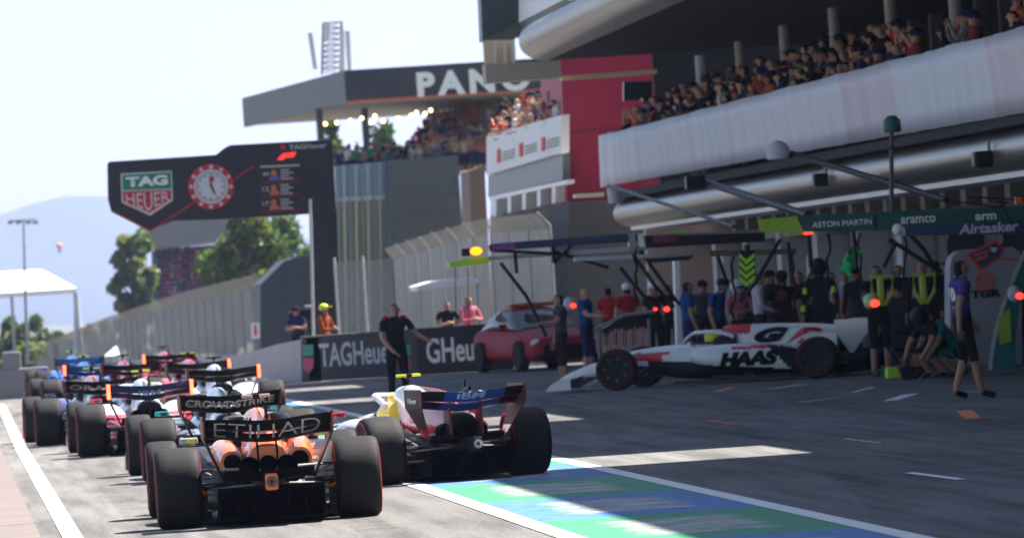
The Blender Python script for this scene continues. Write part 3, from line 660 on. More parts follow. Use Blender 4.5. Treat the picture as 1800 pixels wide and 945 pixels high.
# white tent
tn=empty('white_tent',gp(50,430)); tag(tn,'large white tent roof behind the thin lamp mast at far left','tent')
TW=mat('tent white',(.82,.82,.8),.7,var=.04)
tb=MB(); e0,e1=at(-90,514,424),at(135,512,424); zt=at(60,474,432).z; ze=e0.z*.5+e1.z*.5; rx0,rx1=at(-60,474,432).x,at(72,474,432).x
tb.add([(e0.x,424,ze),(e1.x,424,ze),(e1.x,440,ze),(e0.x,440,ze),(rx0,432,zt),(rx1,432,zt),(e0.x,424,ze-.25),(e1.x,424,ze-.25),(e1.x,440,ze-.25),(e0.x,440,ze-.25)],[(0,1,5,4),(1,2,5),(2,3,4,5),(3,0,4),(0,6,7,1),(1,7,8,2),(2,8,9,3),(3,9,6,0)])
part('canopy',tb,TW,tn)
for x in (-70,20,131): part('leg',MB().tube([at(x,512,431),at(x+6,620,431)],.09),LGREY,tn)
# far lamp mast
lm=empty('lamp_mast',gp(43,380)); tag(lm,'thin grey T shaped lamp mast in front of the tent','lamp mast')
part('pole',MB().tube([at(41,386,380),at(48,640,380)],[.045,.10]),MGREY,lm)
part('cross_arm',MB().tube([at(16,388,380),at(64,385,380)],.04),MGREY,lm)
for x in (18,32,50,62): part('lamp_head',MB().box(at(x,391,380),(.3,.3,.16)),MGREY,lm)
for dx,(px,l) in enumerate([(134,'slim pale pole at the right edge of the white tent')]):
    o=MB().tube([at(px,515,400),at(px+4,620,400)],[.12,.3]).build('pole',LGREY,None); tag(o,l,'pole')
# orange balloon
bl_=MB().ball((0,0,0),(.42,.42,.36),n=14).build('orange_balloon',mat('orange balloon',(.8,.25,.15),.5),smooth=True,loc=at(104,432,900)); tag(bl_,'tiny orange balloon floating before the blue hills','balloon')
o=MB().box((0,0,0),(.3,.3,.45)).build('basket',DGREY,bl_); o.location=(0,0,-.65)
# white marquee peak beyond cars
b=MB(); p=at(205,606,300); r4=[]; 
b.add([p+Vector((-.55,0,-.45)),p+Vector((.1,0,-.45)),p+Vector((.1,1.2,-.45)),p+Vector((-.55,1.2,-.45)),p+Vector((0,.6,-.03))],[(0,1,4),(1,2,4),(2,3,4),(3,0,4),(0,3,2,1)])
o=b.build('small_marquee',TW); tag(o,'small white pointed marquee beyond the queue of cars','tent')
o=MB()
o.box((0,0,.45),(1.5,.3,.9)); o.box((-.2,.02,1.1),(.5,.25,.5)); q=o.build('barrier_block',MGREY,bevel=.05,loc=gp(25,182)); tag(q,'grey blocks at the far left edge behind the track','barrier')
# ================================================================== RACING CARS
INKB=mat('matt black',(.006,.006,.007),.9,spec=.05)
def catmull(secs, n):
    out=[]; k=len(secs)
    for i in range(k-1):
        p0=secs[max(0,i-1)];p1=secs[i];p2=secs[i+1];p3=secs[min(k-1,i+2)]
        for j in range(n):
            t=j/n; out.append([.5*((2*b)+(c-a)*t+(2*a-5*b+4*c-d)*t*t+(3*b-a-3*c+d)*t**3) for a,b,c,d in zip(p0,p1,p2,p3)])
    out.append(list(secs[-1])); return out
def loft(mb, secs, n=5, seg=28, mf=None, side=1, mi=0):
    """secs: (y, cx, halfwidth, z0, z1, exponent, taper)"""
    rg=[]
    for (y,cx,hw,z0,z1,e,tp) in catmull(secs,n):
        r_=[]; zc=(z0+z1)/2; hh=max(.003,(z1-z0)/2); hw=max(.003,hw)
        for j in range(seg):
            t=2*math.pi*j/seg; c=math.cos(t); s_=math.sin(t)
            x=math.copysign(abs(c)**(2/e),c)*hw; z=math.copysign(abs(s_)**(2/e),s_)*hh
            x*=1-tp*(z/hh+1)/2
            r_.append(Vector((side*(cx+x),y,zc+z)))
        rg.append(r_)
    return mb.rings(rg,mi,True,mf)
DIM=[False]
def wheel(par, x, y, wid, mats, side, rim=None, lod=0):
    r_=.36; hw=wid/2; w_=empty('wheel',(x,y,r_)); w_.parent=par
    n=64 if lod==0 else 36
    prof=[(-hw*.86,.23),(-hw*.97,.27),(-hw,.300),(-hw*.975,.325),(-hw*.90,.343),(-hw*.76,.355),(-hw*.5,.3595),(0,.361),(hw*.5,.3595),(hw*.76,.355),(hw*.90,.343),(hw*.975,.325),(hw,.300),(hw*.97,.27),(hw*.86,.23)]
    MB().lathe(prof,'x',n=n).build('tyre',RUB,w_,smooth=True,angle=60)
    for s_ in (-1,1):
        pr=[(s_*(hw*1.004),.293),(s_*(hw*1.010),.300),(s_*(hw*.992),.316)]
        rg=[[Vector((a,q*math.cos(2*math.pi*j/n),q*math.sin(2*math.pi*j/n))) for j in range(n)] for a,q in pr]
        MB().rings(rg,0,False)  .build('red_stripe',REDDIM if rim is CARB and wid<9 and DIM[0] else REDRING,w_,smooth=True)
    b=MB(); o=side
    b.lathe([(o*hw*.55,.02),(o*hw*.70,.06),(o*hw*.6,.10),(o*hw*.72,.19),(o*hw*.9,.232),(-o*hw*.9,.232),(-o*hw*.6,.20)],'x',n=32)
    for k in range(7):
        a=k*2*math.pi/7; c=Vector((o*hw*.73,math.cos(a)*.12,math.sin(a)*.12)); b.tube([Vector((o*hw*.72,math.cos(a)*.04,math.sin(a)*.04)),Vector((o*hw*.82,math.cos(a+.1)*.22,math.sin(a+.1)*.22))],.012,1,n=6)
    b.lathe([(o*hw*.6,.035),(o*hw*.8,.03),(o*hw*.82,.005)],'x',n=16,mi=1)
    b.build('rim',[rim or RIM,STEEL],w_,smooth=True,angle=35)
    return w_
def wing_element(mb, span, y0,z0,y1,z1, th, dip, n=24, mi=0, tipup=0, mf=None):
    """LE (y0,z0) forward-low, TE (y1,z1) rear-high"""
    rg=[]
    for i in range(n+1):
        u=-1+2*i/n; x=u*span; d=-dip*(math.cos(u*math.pi/2)**2)+tipup*u**4
        cam_=.03; R_=[]
        for k in range(9):
            t=k/8; y=y0+(y1-y0)*t; z=z0+(z1-z0)*t-cam_*math.sin(math.pi*t)+th*math.sin(math.pi*min(1,t*1.0+.08))*.5; R_.append(Vector((x,y,z+d)))
        for k in range(7,0,-1):
            t=k/8; y=y0+(y1-y0)*t; z=z0+(z1-z0)*t-cam_*math.sin(math.pi*t)-th*math.sin(math.pi*min(1,t+.08))*.5; R_.append(Vector((x,y,z+d)))
        rg.append(R_)
    return mb.rings(rg,mi,True,mf)
def under(span,y0,z0,y1,z1,dip,u,t):      # a point just behind/below an element
    x=u*span; d=-dip*(math.cos(u*math.pi/2)**2)
    return Vector((x,y0+(y1-y0)*t-.006,z0+(z1-z0)*t-.03*math.sin(math.pi*t)+d-.017))
def f1car(name,label,loc,rz,cfg):
    g=cfg.get; body=g('body'); acc=g('acc',K); acc2=g('acc2',acc); lod=g('lod',0)
    root=empty('racing_car',(0,0,0)); tag(root,label,'racing car','racing cars in the pit lane')
    mats=[body,acc,acc2,K,WHITE]
    f_mono=g('mono_mf'); fc0=g('cover_mf'); f_cov=(lambda c: (3 if c.y<-.3 and not g('capcol') else (fc0(c) if fc0 else 0))); f_pod=g('pod_mf')
    # nose + tub
    b=MB()
    loft(b,[(4.88,0,.075,.17,.25,2.2,0),(4.7,0,.12,.17,.34,2.5,0),(4.3,0,.15,.21,.47,2.8,.1),(3.8,0,.18,.28,.60,3,.1),(3.4,0,.21,.27,.675,3.2,.1),(2.95,0,.255,.18,.71,3.4,.1),(2.6,0,.32,.12,.725,3.5,.12),(2.2,0,.37,.09,.72,3.5,.12),(1.8,0,.39,.08,.70,3,.15),(1.45,0,.36,.08,.66,3,.2)],5,28,f_mono)
    mono=b.build('monocoque',mats,root,smooth=True)
    # cockpit opening
    MB().prism([Vector((math.cos(t)*.25,2.18+math.sin(t)*.44,.722)) for t in [i*math.pi/12 for i in range(24)]],(0,0,.012)).build('cockpit_opening',K,root)
    hr=MB(); loft(hr,[(2.0,0,.30,.66,.80,3,.2),(1.85,0,.30,.66,.86,3,.2),(1.6,0,.26,.64,.86,3,.2)],4,20); hr.build('headrest',g('headrest',K),root,smooth=True)
    # helmet
    hb=MB(); hb.ball((0,2.08,.80),(.13,.15,.145),0,20); hl=hb.build('driver_helmet',g('helmet',YEL),root,smooth=True)
    # airbox and engine cover
    b=MB()
    loft(b,[(1.86,0,.10,.80,.985,2.2,0),(1.76,0,.135,.74,1.0,2.4,.1),(1.5,0,.18,.55,1.01,2.3,.35),(1.15,0,.24,.36,.985,2.1,.55),(.75,0,.25,.30,.935,2.1,.52),(.35,0,.24,.33,.885,2.3,.42),(0,0,.225,.38,.83,2.5,.34),(-.25,0,.21,.44,.76,2.7,.28),(-.40,0,.195,.47,.69,2.8,.2)],g('res',6),48,f_cov)
    cov=b.build('engine_cover',mats,root,smooth=True)
    MB().prism([Vector((0,y,z)) for y,z in ((1.3,.9),(1.2,.995),(.5,.965),(.05,.925),(-.12,.90),(-.2,.66),(.1,.62))],(.012,0,0)).build('shark_fin',g('fin',body),root)
    MB().lathe([(1.868,.075),(1.885,.07)],'y',c=(0,0,.895),n=20).build('air_intake',K,root)
    ex=MB()
    for x,z,r_ in ((0,.535,.078),(-.17,.52,.09),(.17,.52,.09)): ex.lathe([(-.25,r_),(-.47,r_),(-.48,r_*.9),(-.43,r_*.82)],'y',c=(x,0,z),n=20)
    ex.build('exhaust_outlets',INKB,root,smooth=True)
    # sidepods
    pods=[]
    for s_ in (-1,1):
        b=MB()
        loft(b,[(2.35,.44,.16,.40,.62,2.6,.1),(2.1,.50,.24,.32,.66,3,.1),(1.7,.52,.27,.22,.685,3,.15),(1.2,.50,.28,.16,.665,3,.2),(.75,.44,.26,.13,.60,2.8,.25),(.35,.36,.2,.12,.50,2.6,.3),(0.0,.28,.13,.12,.40,2.4,.3),(-.1,.25,.08,.14,.36,2.2,.3)],g('res',6),40,f_pod,side=s_)
        pods.append(b.build('sidepod',mats,root,smooth=True))
        MB().prism([Vector((s_*.36,2.37,.42)),Vector((s_*.60,2.3,.44)),Vector((s_*.60,2.3,.60)),Vector((s_*.36,2.37,.62))],(0,.012,0)).build('radiator_inlet',K,root)
        if g('shoulder'):
            b=MB(); loft(b,[(1.7,.34,.10,.50,.70,2.4,.1),(1.2,.345,.13,.48,.745,2.3,.15),(.6,.33,.125,.46,.73,2.3,.15),(.2,.315,.115,.44,.70,2.3,.1),(.0,.305,.105,.45,.66,2.2,.05)],6,28,lambda c:1 if (c.y<.35 and abs(c.x)<.27) or c.z<.50 else 0,side=s_)
            b.build('cooling_shoulder',mats,root,smooth=True)
            MB().lathe([(-.012,.082),(-.03,.075)],'y',c=(s_*.300,0,.555),n=20).build('cooling_exit',INKB,root)
        if lod==0:      # cooling louvres
            lb=MB()
            for k in range(7): lb.box((s_*(.47-.01*k),1.25-.13*k,.665-.008*k-.012*k*.6),(.2,.03,.018),0,rz=s_*.3)
            lb.build('cooling_louvres',g('louv',WHITE),root)
    # floor and diffuser
    hw=[(2.75,.25),(2.45,.55),(2.15,.70),(1.9,.76),(.8,.79),(.45,.72),(.3,.52),(-.3,.50)]
    poly=[Vector((x,y,.045)) for y,x in hw]+[Vector((-x,y,.045)) for y,x in reversed(hw)]
    MB().prism(poly,(0,0,.03)).build('floor',CARB,root)
    for s_ in (-1,1): MB().prism([Vector((s_*.795,y,z)) for y,z in ((1.9,.05),(.8,.05),(.5,.06),(.55,.14),(1.0,.12),(1.9,.16))],(s_*.012,0,0)).build('floor_edge',CARB,root)
    b=MB(); b.prism([Vector((-.47,-.25,.06)),Vector((-.47,-.80,.33)),Vector((-.47,-.80,.355)),Vector((-.47,-.25,.10))],(.94,0,0))
    for x in (-.465,-.30,-.15,.15,.30,.465): b.prism([Vector((x-.008,-.2,.05)),Vector((x-.008,-.79,.08)),Vector((x-.008,-.79,.34)),Vector((x-.008,-.25,.12))],(.016,0,0))
    b.box((0,-.1,.14),(.9,.5,.16)); b.build('diffuser',INKB,root)
    # gearbox, crash structure and rain light
    b=MB(); loft(b,[(.3,0,.2,.12,.5,4,.2),(-.3,0,.16,.16,.48,4,.2),(-.6,0,.09,.28,.46,4,.2),(-.93,0,.06,.32,.45,4,.1)],4,20); b.build('gearbox',CARB,root,smooth=True)
    lm_=g('light',K); lr=g('lring')
    lb=MB(); lb.box((0,-.955,.39),(.115,.05,.15)); rl=lb.build('rain_light',lm_,root,bevel=.02)
    rb_=MB(); rb_.lathe([(-.985,.028),(-.985,.048)],'y',c=(0,0,.39),n=24) ; q=rb_.build('light_ring',lr or MGREY,rl)
    q2=MB().lathe([(-.982,.02),(-.99,.01)],'y',c=(0,0,.39),n=16).build('light_lens',K,rl)
    # suspension
    b=MB()
    for s_ in (-1,1):
        for (p,q,r_) in [((.14,.25,.50),(.62,.02,.50),.014),((.14,-.32,.50),(.62,-.02,.50),.014),((.15,.3,.2),(.62,.05,.22),.015),((.15,-.35,.24),(.62,-.05,.22),.015),((.12,-.38,.36),(.6,-.1,.33),.011),((.16,.1,.26),(.58,0,.50),.014)]:
            b.tube([Vector((s_*p[0],p[1],p[2])),Vector((s_*q[0],q[1],q[2]))],r_,n=6)
        b.tube([Vector((s_*.1,0,.36)),Vector((s_*.62,0,.36))],.03,1,n=8)
    b.build('rear_suspension',[TITAN,CARB],root,smooth=True)
    b=MB()
    for s_ in (-1,1):
        for (p,q,r_) in [((.2,3.85,.60),(.72,3.62,.52),.014),((.2,3.35,.62),(.72,3.58,.52),.014),((.17,3.9,.34),(.72,3.64,.2),.014),((.2,3.3,.32),(.72,3.56,.2),.014),((.2,3.6,.6),(.70,3.6,.24),.013)]:
            b.tube([Vector((s_*p[0],p[1],p[2])),Vector((s_*q[0],q[1],q[2]))],r_,n=6)
    b.build('front_suspension',TITAN,root,smooth=True)
    for s_ in (-1,1):
        b=MB(); b.lathe([(s_*.585,.06),(s_*.59,.165),(s_*.66,.17),(s_*.70,.12)],'x',c=(0,0,.36),n=24); b.box((s_*.57,-.02,.22),(.05,.26,.34)); b.box((s_*.56,.1,.10),(.1,.3,.06)); [b.box((s_*.535,-.16-.02*q,.14+.075*q),(.10,.16,.012)) for q in range(6)]; b.build('brake_duct',CARB,root,smooth=True,angle=30)
        if lod==0:
            b=MB(); b.tube([Vector((s_*.54,-.25,.30)),Vector((s_*.60,-.28,.33)),Vector((s_*.66,-.22,.31))],.014,n=6); b.build('duct_trim',g('trim',acc),root,smooth=True)
        wheel(root,s_*.797,0,.405,None,s_,g('rim'),lod); wheel(root,s_*.85,3.6,.30,None,s_,g('rim'),lod)
    # halo
    hm=g('halo',K); P=[Vector((0,2.62,.735)),Vector((0,2.56,.80)),Vector((0,2.46,.875)),Vector((0,2.40,.895))]
    b=MB(); b.tube(P,.028,n=8)
    arc=[Vector((-.27,1.62,.80)),Vector((-.29,1.8,.875)),Vector((-.27,2.05,.905)),Vector((-.19,2.28,.91)),Vector((0,2.40,.90)),Vector((.19,2.28,.91)),Vector((.27,2.05,.905)),Vector((.29,1.8,.875)),Vector((.27,1.62,.80))]
    b.tube(arc,.034,n=10); b.build('halo',hm,root,smooth=True)
    # roll hoop camera
    b=MB(); b.tube([Vector((0,1.62,1.0)),Vector((0,1.62,1.10))],.012,1,n=6); b.box((0,1.60,1.115),(.26,.08,.028),0); b.box((0,1.60,1.11),(.06,.1,.05),1); b.build('onboard_camera',[g('tcam',K),K],root,bevel=.006)
    # mirrors
    for s_ in (-1,1):
        mm=MB(); mm.box((s_*.62,2.32,.73),(.17,.07,.055)); mo=mm.build('mirror',g('mirror',body),root,bevel=.012)
        gl=MB(); gl.box((s_*.60,2.28,.725),(.08,.006,.036)); gl.build('mirror_glass',g('mglass',GLASSD),mo)
        st=MB(); st.tube([Vector((s_*.34,2.30,.66)),Vector((s_*.58,2.32,.71))],.01,n=6); st.build('mirror_stay',K,mo)
    # rear wing
    sp=.56; ftop=.965
    fl=(sp,-.62,.865,-.86,ftop,.035); mn=(sp,-.34,.80,-.64,.862,.055)
    b=MB(); wing_element(b,*fl[:5],.018,fl[5],mf=g('flap_mf')); flap=b.build('rear_wing_flap',[g('wing',K),g('wacc',K),WHITE],root,smooth=True)
    b=MB(); wing_element(b,*mn[:5],.022,mn[5],mf=g('flap_mf')); mainp=b.build('rear_wing_mainplane',[g('wing',K),g('wacc',K),WHITE],root,smooth=True)
    wt=g('wtext')
    if wt:
        bvs=[BVHTree.FromPolygons([v.co.copy() for v in q.data.vertices],[tuple(p.vertices) for p in q.data.polygons]) for q in (flap,mainp)]
        def mapf(u,v):
            uu=max(-1,min(1,u/sp)); z=g('wtz',.872)+v-.042*math.cos(uu*math.pi/2)**2; best=None
            for bv in bvs:
                h=bv.ray_cast(Vector((u,-3,z)),Vector((0,1,0)))
                if h[0] is not None and h[0].y<-.2: best=h[0].y if best is None else min(best,h[0].y)
            if best is None: best=-.64
            return Vector((u,best-.012,z))
        lettering(wt,g('wtw',.86),g('wth',.12),g('wtm',WLET),mapf,root,bold=g('wtb',.02),cuts=2,space=g('wsp',1))
    for s_ in (-1,1):
        em=g('endp',K); 
        out=[(-.28,.70),(-.26,.955),(-.40,.985),(-.90,.985),(-.905,.80),(-.80,.62),(-.62,.45),(-.5,.40),(-.42,.45),(-.45,.55)]
        def bend(y,z):
            x=sp+.012
            if z<.80: x-= (.80-z)*.43
            if z<.5: x-=0
            return x
        rr=[]; b=MB()
        zs=[.985,.90,.80,.72,.64,.56,.48,.40]
        ring=[]
        for z in zs:
            # front and rear limits at this height
            if z>=.80: ya,yb=-.27,-.90
            else:
                t=(.80-z)/.4; ya=-.27-.20*t; yb=-.90+.36*t
            x=bend(0,z); ring.append([Vector((s_*x,ya,z)),Vector((s_*(x+.012),(ya+yb)/2,z)),Vector((s_*x,yb,z)),Vector((s_*(x-.014),yb,z)),Vector((s_*(x-.010),(ya+yb)/2,z)),Vector((s_*(x-.014),ya,z))])
        b.rings(ring,0,True,g('end_mf')); ep=b.build('rear_wing_endplate',[em,g('eacc',K),WHITE],root,smooth=True,angle=50)
        lb=MB(); lb.box((s_*(sp+.004),-.908,.88),(.018 if lod==0 else .045,.012,.15 if lod==0 else .2)); lb.build('endplate_light',REDL2 if (g('lit') and (s_ in g('lit'))) else mat('unlit red lens',(.15,.01,.01),.3),ep)
    b=MB(); wing_element(b,.40,-.42,.42,-.62,.50,.02,.02,12); b.build('beam_wing',CARB,root,smooth=True)
    for x in g('pylons',(0,)):
        MB().prism([Vector((x-.012,y,z)) for y,z in ((-.40,.46),(-.36,.78),(-.56,.83),(-.60,.46))],(.024,0,0)).build('wing_pylon',g('pyl',K),root)
    b=MB(); loft(b,[(-.5,0,.022,.86,.93,2,0),(-.62,0,.028,.90,.985,2,0),(-.78,0,.018,.94,.99,2,0)],3,12); b.box((0,-.60,1.02),(.025,.03,.07)); b.build('flap_actuator',K,root,smooth=True)
    # front wing
    b=MB()
    fw=[(.95,4.90,.075,4.74,.10,.0),(.93,4.78,.11,4.64,.15,.0),(.92,4.68,.15,4.52,.20,.0),(.90,4.56,.19,4.42,.25,.0)]
    for sp_,y0,z0,y1,z1,d in fw[:(4 if lod==0 else 2)]:
        wing_element(b,sp_,y0,z0,y1,z1,.014,-.03,16,mf=g('fw_mf'))
    b.build('front_wing',[g('fwing',body),g('fwacc',acc),K],root,smooth=True)
    for s_ in (-1,1):
        MB().prism([Vector((s_*.97,y,z)) for y,z in ((4.88,.05),(4.42,.05),(4.43,.26),(4.6,.25),(4.8,.15))],(s_*.014,0,0)).build('front_wing_endplate',g('fend',acc),root)
    root.location=Vector((loc[0],loc[1],gz(loc[1]))); root.rotation_euler=(0,0,rz); root.scale=(g('sc',.98),)*3
    return root,dict(mono=mono,cov=cov,pods=pods,flap=flap)
def decal(s, W, H, mt, root, targets, side, yc, zc, off=.008, bold=.02, shear=0, name='lettering', flip=1, path=None, cuts=2):
    """lay lettering on the car's flank by casting sideways; side -1 left flank (reads rear->front reversed handled)"""
    bvs=[]
    for t in targets:
        me=t.data; bvs.append(BVHTree.FromPolygons([v.co.copy() for v in me.vertices],[tuple(p.vertices) for p in me.polygons]))
    def fn(u,v):
        y=yc+(-u if side<0 else u); z=zc+v; best=None
        for bv in bvs:
            h=bv.ray_cast(Vector((side*3,y,z)),Vector((-side,0,0)))
            if h[0] is not None and (best is None or abs(h[0].x)>abs(best)): best=h[0].x
        if best is None: best=side*.2
        return Vector((best+side*off,y,z))
    if path:    # polygon list in (u,v)
        b=MB()
        for poly in path:
            c=Vector((sum(p[0] for p in poly)/len(poly),sum(p[1] for p in poly)/len(poly)))
            b.add([fn(*p) for p in poly],[tuple(range(len(poly)))])
        return b.build(name,mt,root)
    return lettering(s,W,H,mt,fn,root,bold=bold,shear=shear,cuts=cuts,name=name)
ORG=paint('papaya orange',(.85,.16,.015),.25); ORGD=paint('deep orange',(.62,.09,.01),.25); SIL=paint('silver grey',(.42,.45,.5),.2,.6)
FRED=paint('racing red',(.55,.012,.03),.22); FWH=paint('racing white',(.72,.72,.74),.25); NAVY=paint('navy blue',(.02,.045,.16),.3); CYA=paint('cyan green',(.01,.42,.40),.3)
BLU=paint('bright blue',(.015,.15,.65),.25); PNK=paint('salmon pink',(.75,.05,.10),.3); GRNP=paint('racing green',(.0,.18,.10),.25); BRB=paint('dark navy body',(.03,.05,.14),.25)
WBLUE=paint('wing blue',(.02,.07,.26),.35)
def carpos(px,s): return ((px+100)/s, FPX/s)
# 1 -- black and orange car
def mc_cov(c):
    if c.y<-.28: return 0 if c.z>.50 else 1
    if c.y>1.3: return 0 if c.z>.92 or abs(c.x)<.05 else 1
    a=abs(c.x)
    if a<.15 : return 0
    if c.z>.60: return 2 if a>.17 else 0
    return 1
def mc_pod(c):
    if c.z<.46 or abs(c.x)>.47: return 1
    return 0 if c.y>.5 else 1
x,Y_=carpos(449,203)
car1,p1=f1car('a','black and orange racing car nearest the camera with a black lettered rear wing',(x,Y_),R(-.5),dict(body=ORG,acc=K,acc2=SIL,cover_mf=mc_cov,pod_mf=mc_pod,mono_mf=lambda c:0,
   shoulder=1,capcol=1,helmet=ORG,fin=ORG,light=ORG,lring=MGREY,halo=K,tcam=LGREY,mirror=LGREY,mglass=YEL,wtext='ETIHAD',wtw=.94,wth=.125,wtb=-.012,sc=.972,wtm=mat('silver lettering',(.45,.44,.46),.5),trim=ORG,endp=K,pylons=(),wing=K,louv=FWH,fwing=ORG))
def topstripe(root,tgt,x,w_,y0,y1,mt):
    bv=BVHTree.FromPolygons([v.co.copy() for v in tgt.data.vertices],[tuple(p.vertices) for p in tgt.data.polygons]); rows=[]
    for i in range(41):
        y=y0+(y1-y0)*i/40; row=[]
        for xx in (x-w_/2,x+w_/2):
            h=bv.ray_cast(Vector((xx,y,3)),Vector((0,0,-1))); row.append(Vector((xx,y,(h[0].z if h[0] is not None else .6)+.004)))
        rows.append(row)
    rows.append([Vector((p.x,p.y-.012,p.z-.005)) for p in rows[-1]]); rows.append([Vector((p.x,p.y,p.z-.16)) for p in rows[-1]])
    MB().rings(rows,0,False,closed=False).build('body_stripe',mt,root)
for xx in (-.085,.085): topstripe(car1,p1['cov'],xx,.018,1.2,-.395,INKB)
for xx in (-.16,.16): topstripe(car1,p1['cov'],xx,.05,.9,-.38,SIL)
# 2 -- red and white car beside it
def fe_cov(c):
    if c.y>1.0 and c.z>.6: return 1
    if c.z>.80 and c.y>.45: return 1
    return 0
x,Y_=carpos(779,175)
def fe_flap(c): return 1 if -.30<c.x<.36 else 0
def fe_end(c): return 1 if .44<c.z<.54 else 0
car2,p2=f1car('a','red and white racing car turned left with a blue lettered rear wing',(x,Y_),R(11.5),dict(body=FRED,acc=FWH,cover_mf=fe_cov,sc=.955,pod_mf=lambda c:1 if (c.z>.6 and c.y>1.3) else (3 if c.z<.46 or c.y<.9 else 0),mono_mf=lambda c:1 if c.y<2.9 and c.z>.5 else 0,
   helmet=paint('yellow helmet',(.85,.6,.02),.25),headrest=paint('yellow headrest',(.85,.6,.02),.25),halo=FWH,tcam=YEL,fin=FRED,light=K,lring=WHITE,wtext='IBM',wtw=.30,wth=.075,wtz=.935,wtb=.03,wtm=mat('pale blue lettering',(.30,.40,.55),.5),wing=K,wacc=WBLUE,flap_mf=fe_flap,endp=mat('brownish endplate',(.05,.035,.035),.5,spec=.2),eacc=FRED,end_mf=fe_end,pylons=(-.17,.17),pyl=mat('brown red pylon',(.16,.03,.03),.5),mirror=FRED,fwing=FRED,louv=FRED,rim=CARB))
dv=p2['cov']
epf=[q for q in car2.children if q.name.startswith('rear_wing_endplate')][0]
decal('V-Power',.34,.06,WLET,car2,[epf],-1,-.60,.87,bold=.03)
decal('HP',.26,.16,WLET,car2,[dv],-1,.75,.70,bold=.05)
# 3 -- silver/black/teal car
x,Y_=carpos(385,158)
car3,_=f1car('a','silver and black racing car with teal trim directly ahead of the orange one',(x,Y_),R(1),dict(body=SIL,acc=K,acc2=CYA,cover_mf=lambda c:0 if c.z>.55 else 1,pod_mf=lambda c:0 if c.z>.5 else 1,mono_mf=lambda c:0,
   helmet=YEL,tcam=K,mirror=CYA,wtext='CROWDSTRIKE',wtw=1.0,wth=.085,wtm=mat('pale lettering',(.5,.5,.52),.5),wtb=.03,lit=(),light=K,fwing=SIL,louv=K,fin=K))
# 4 -- red/white second car ahead
x,Y_=carpos(248,131)
car4,_=f1car('a','pink red and white racing car with a navy rear wing and lit red lamps',(x,Y_),R(1),dict(body=PNK,acc=FWH,cover_mf=lambda c:1 if c.z>.62 else 0,pod_mf=lambda c:1 if c.z>.55 else 0,mono_mf=lambda c:1,
   helmet=YEL,tcam=LIME,wing=NAVY,wacc=NAVY,wtext='IBM',wtw=.3,wth=.07,wtm=mat('pale blue lettering',(.30,.40,.55),.5),lit=(-1,1),halo=FWH,lod=1,fwing=FRED))
# 5 -- dark navy car
x,Y_=carpos(163,118)
car5,_=f1car('a','dark navy racing car with a black lettered rear wing at the left of the queue',(x,Y_),R(2),dict(body=BRB,acc=FRED,acc2=YEL,cover_mf=lambda c:1 if c.z>.8 else 0,pod_mf=lambda c:0,mono_mf=lambda c:0,
   helmet=YEL,tcam=LIME,wtext='ORACLE',wtw=.95,wth=.08,wtm=mat('grey lettering',(.35,.33,.33),.5),lod=1,lit=()))
more=[((378,112),1,'white and blue racing car with a black rear wing, right of the navy winged one',dict(body=FWH,acc=NAVY,cover_mf=lambda c:0 if c.z>.5 else 1,tcam=K,wing=K,helmet=FWH,lit=(1,))),
 ((334,98),2,'orange and green racing car with a lit lamp near the head of the queue',dict(body=PNK,acc=GRNP,acc2=ORG,cover_mf=lambda c:0 if c.z>.75 else 1,tcam=LIME,wing=K,helmet=ORG,lit=(1,),mirror=GRNP,light=REDL2)),
 ((218,93),2,'red racing car between the green and the blue ones in the far queue',dict(body=FRED,acc=K,cover_mf=lambda c:0,tcam=K,wing=K,helmet=FRED,lit=())),
 ((150,90),3,'bright blue racing car with a lit red lamp far at the left',dict(body=BLU,acc=BRB,cover_mf=lambda c:0,tcam=LIME,wing=BLU,helmet=BLU,lit=(-1,))),
 ((128,76),3,'farthest blue racing car with a fluorescent camera at the left end',dict(body=BLU,acc=K,cover_mf=lambda c:0,tcam=LIME,wing=BLU,helmet=YEL,lit=())),
 ((287,80),1,'farthest pink racing car behind the orange and green one',dict(body=PNK,acc=K,cover_mf=lambda c:0,tcam=K,wing=K,helmet=PNK,lit=(-1,)))]
for (px,s_),rz,lab,cf in more:
    x,Y_=carpos(px,s_); cf['lod']=1; cf.setdefault('pod_mf',lambda c:0); f1car('a',lab,(x,Y_),R(rz),cf)
# 6 -- white/red/black car crossing on the right
def ha_pod(c):
    if c.y<.55+ (c.z-.2)*.9: return 3
    if c.z<.20+max(0,(c.y-.6))*.10: return 3
    if .575<c.z<.625 and c.y<1.55: return 2
    return 0
def ha_cov(c): 
    if c.z<.42: return 3
    if c.y<-.2: return 3
    if c.y>1.35 and c.z>.84: return 2
    return 0
def ha_mono(c):
    if c.z<.42 and 1.6<c.y<3.4 : return 3
    if c.z<.24 and c.y<4.4: return 3
    if c.y>2.8 and .50<c.z<.615-.05*(c.y-3): return 2
    return 0
HX=paint('pearl white',(.74,.73,.72),.3); HR=paint('bright racing red',(.65,.015,.02),.3)
DIM[0]=True
ha,hp=f1car('a','white racing car with red stripes and black lettering leaving its garage on the right',(13.8,116.0),R(68),dict(body=HX,acc=K,acc2=HR,pod_mf=ha_pod,cover_mf=ha_cov,mono_mf=ha_mono,
   res=16,sc=1.0,helmet=YEL,tcam=MGREY,wing=K,endp=HX,fin=HX,halo=HX,fwing=HX,fwacc=HR,fw_mf=lambda c:1 if abs(c.x)<.45 and c.y<4.6 else 0,fend=HX,mirror=HX,light=K,headrest=K,louv=HX,lit=(),rim=CARB,trim=K))
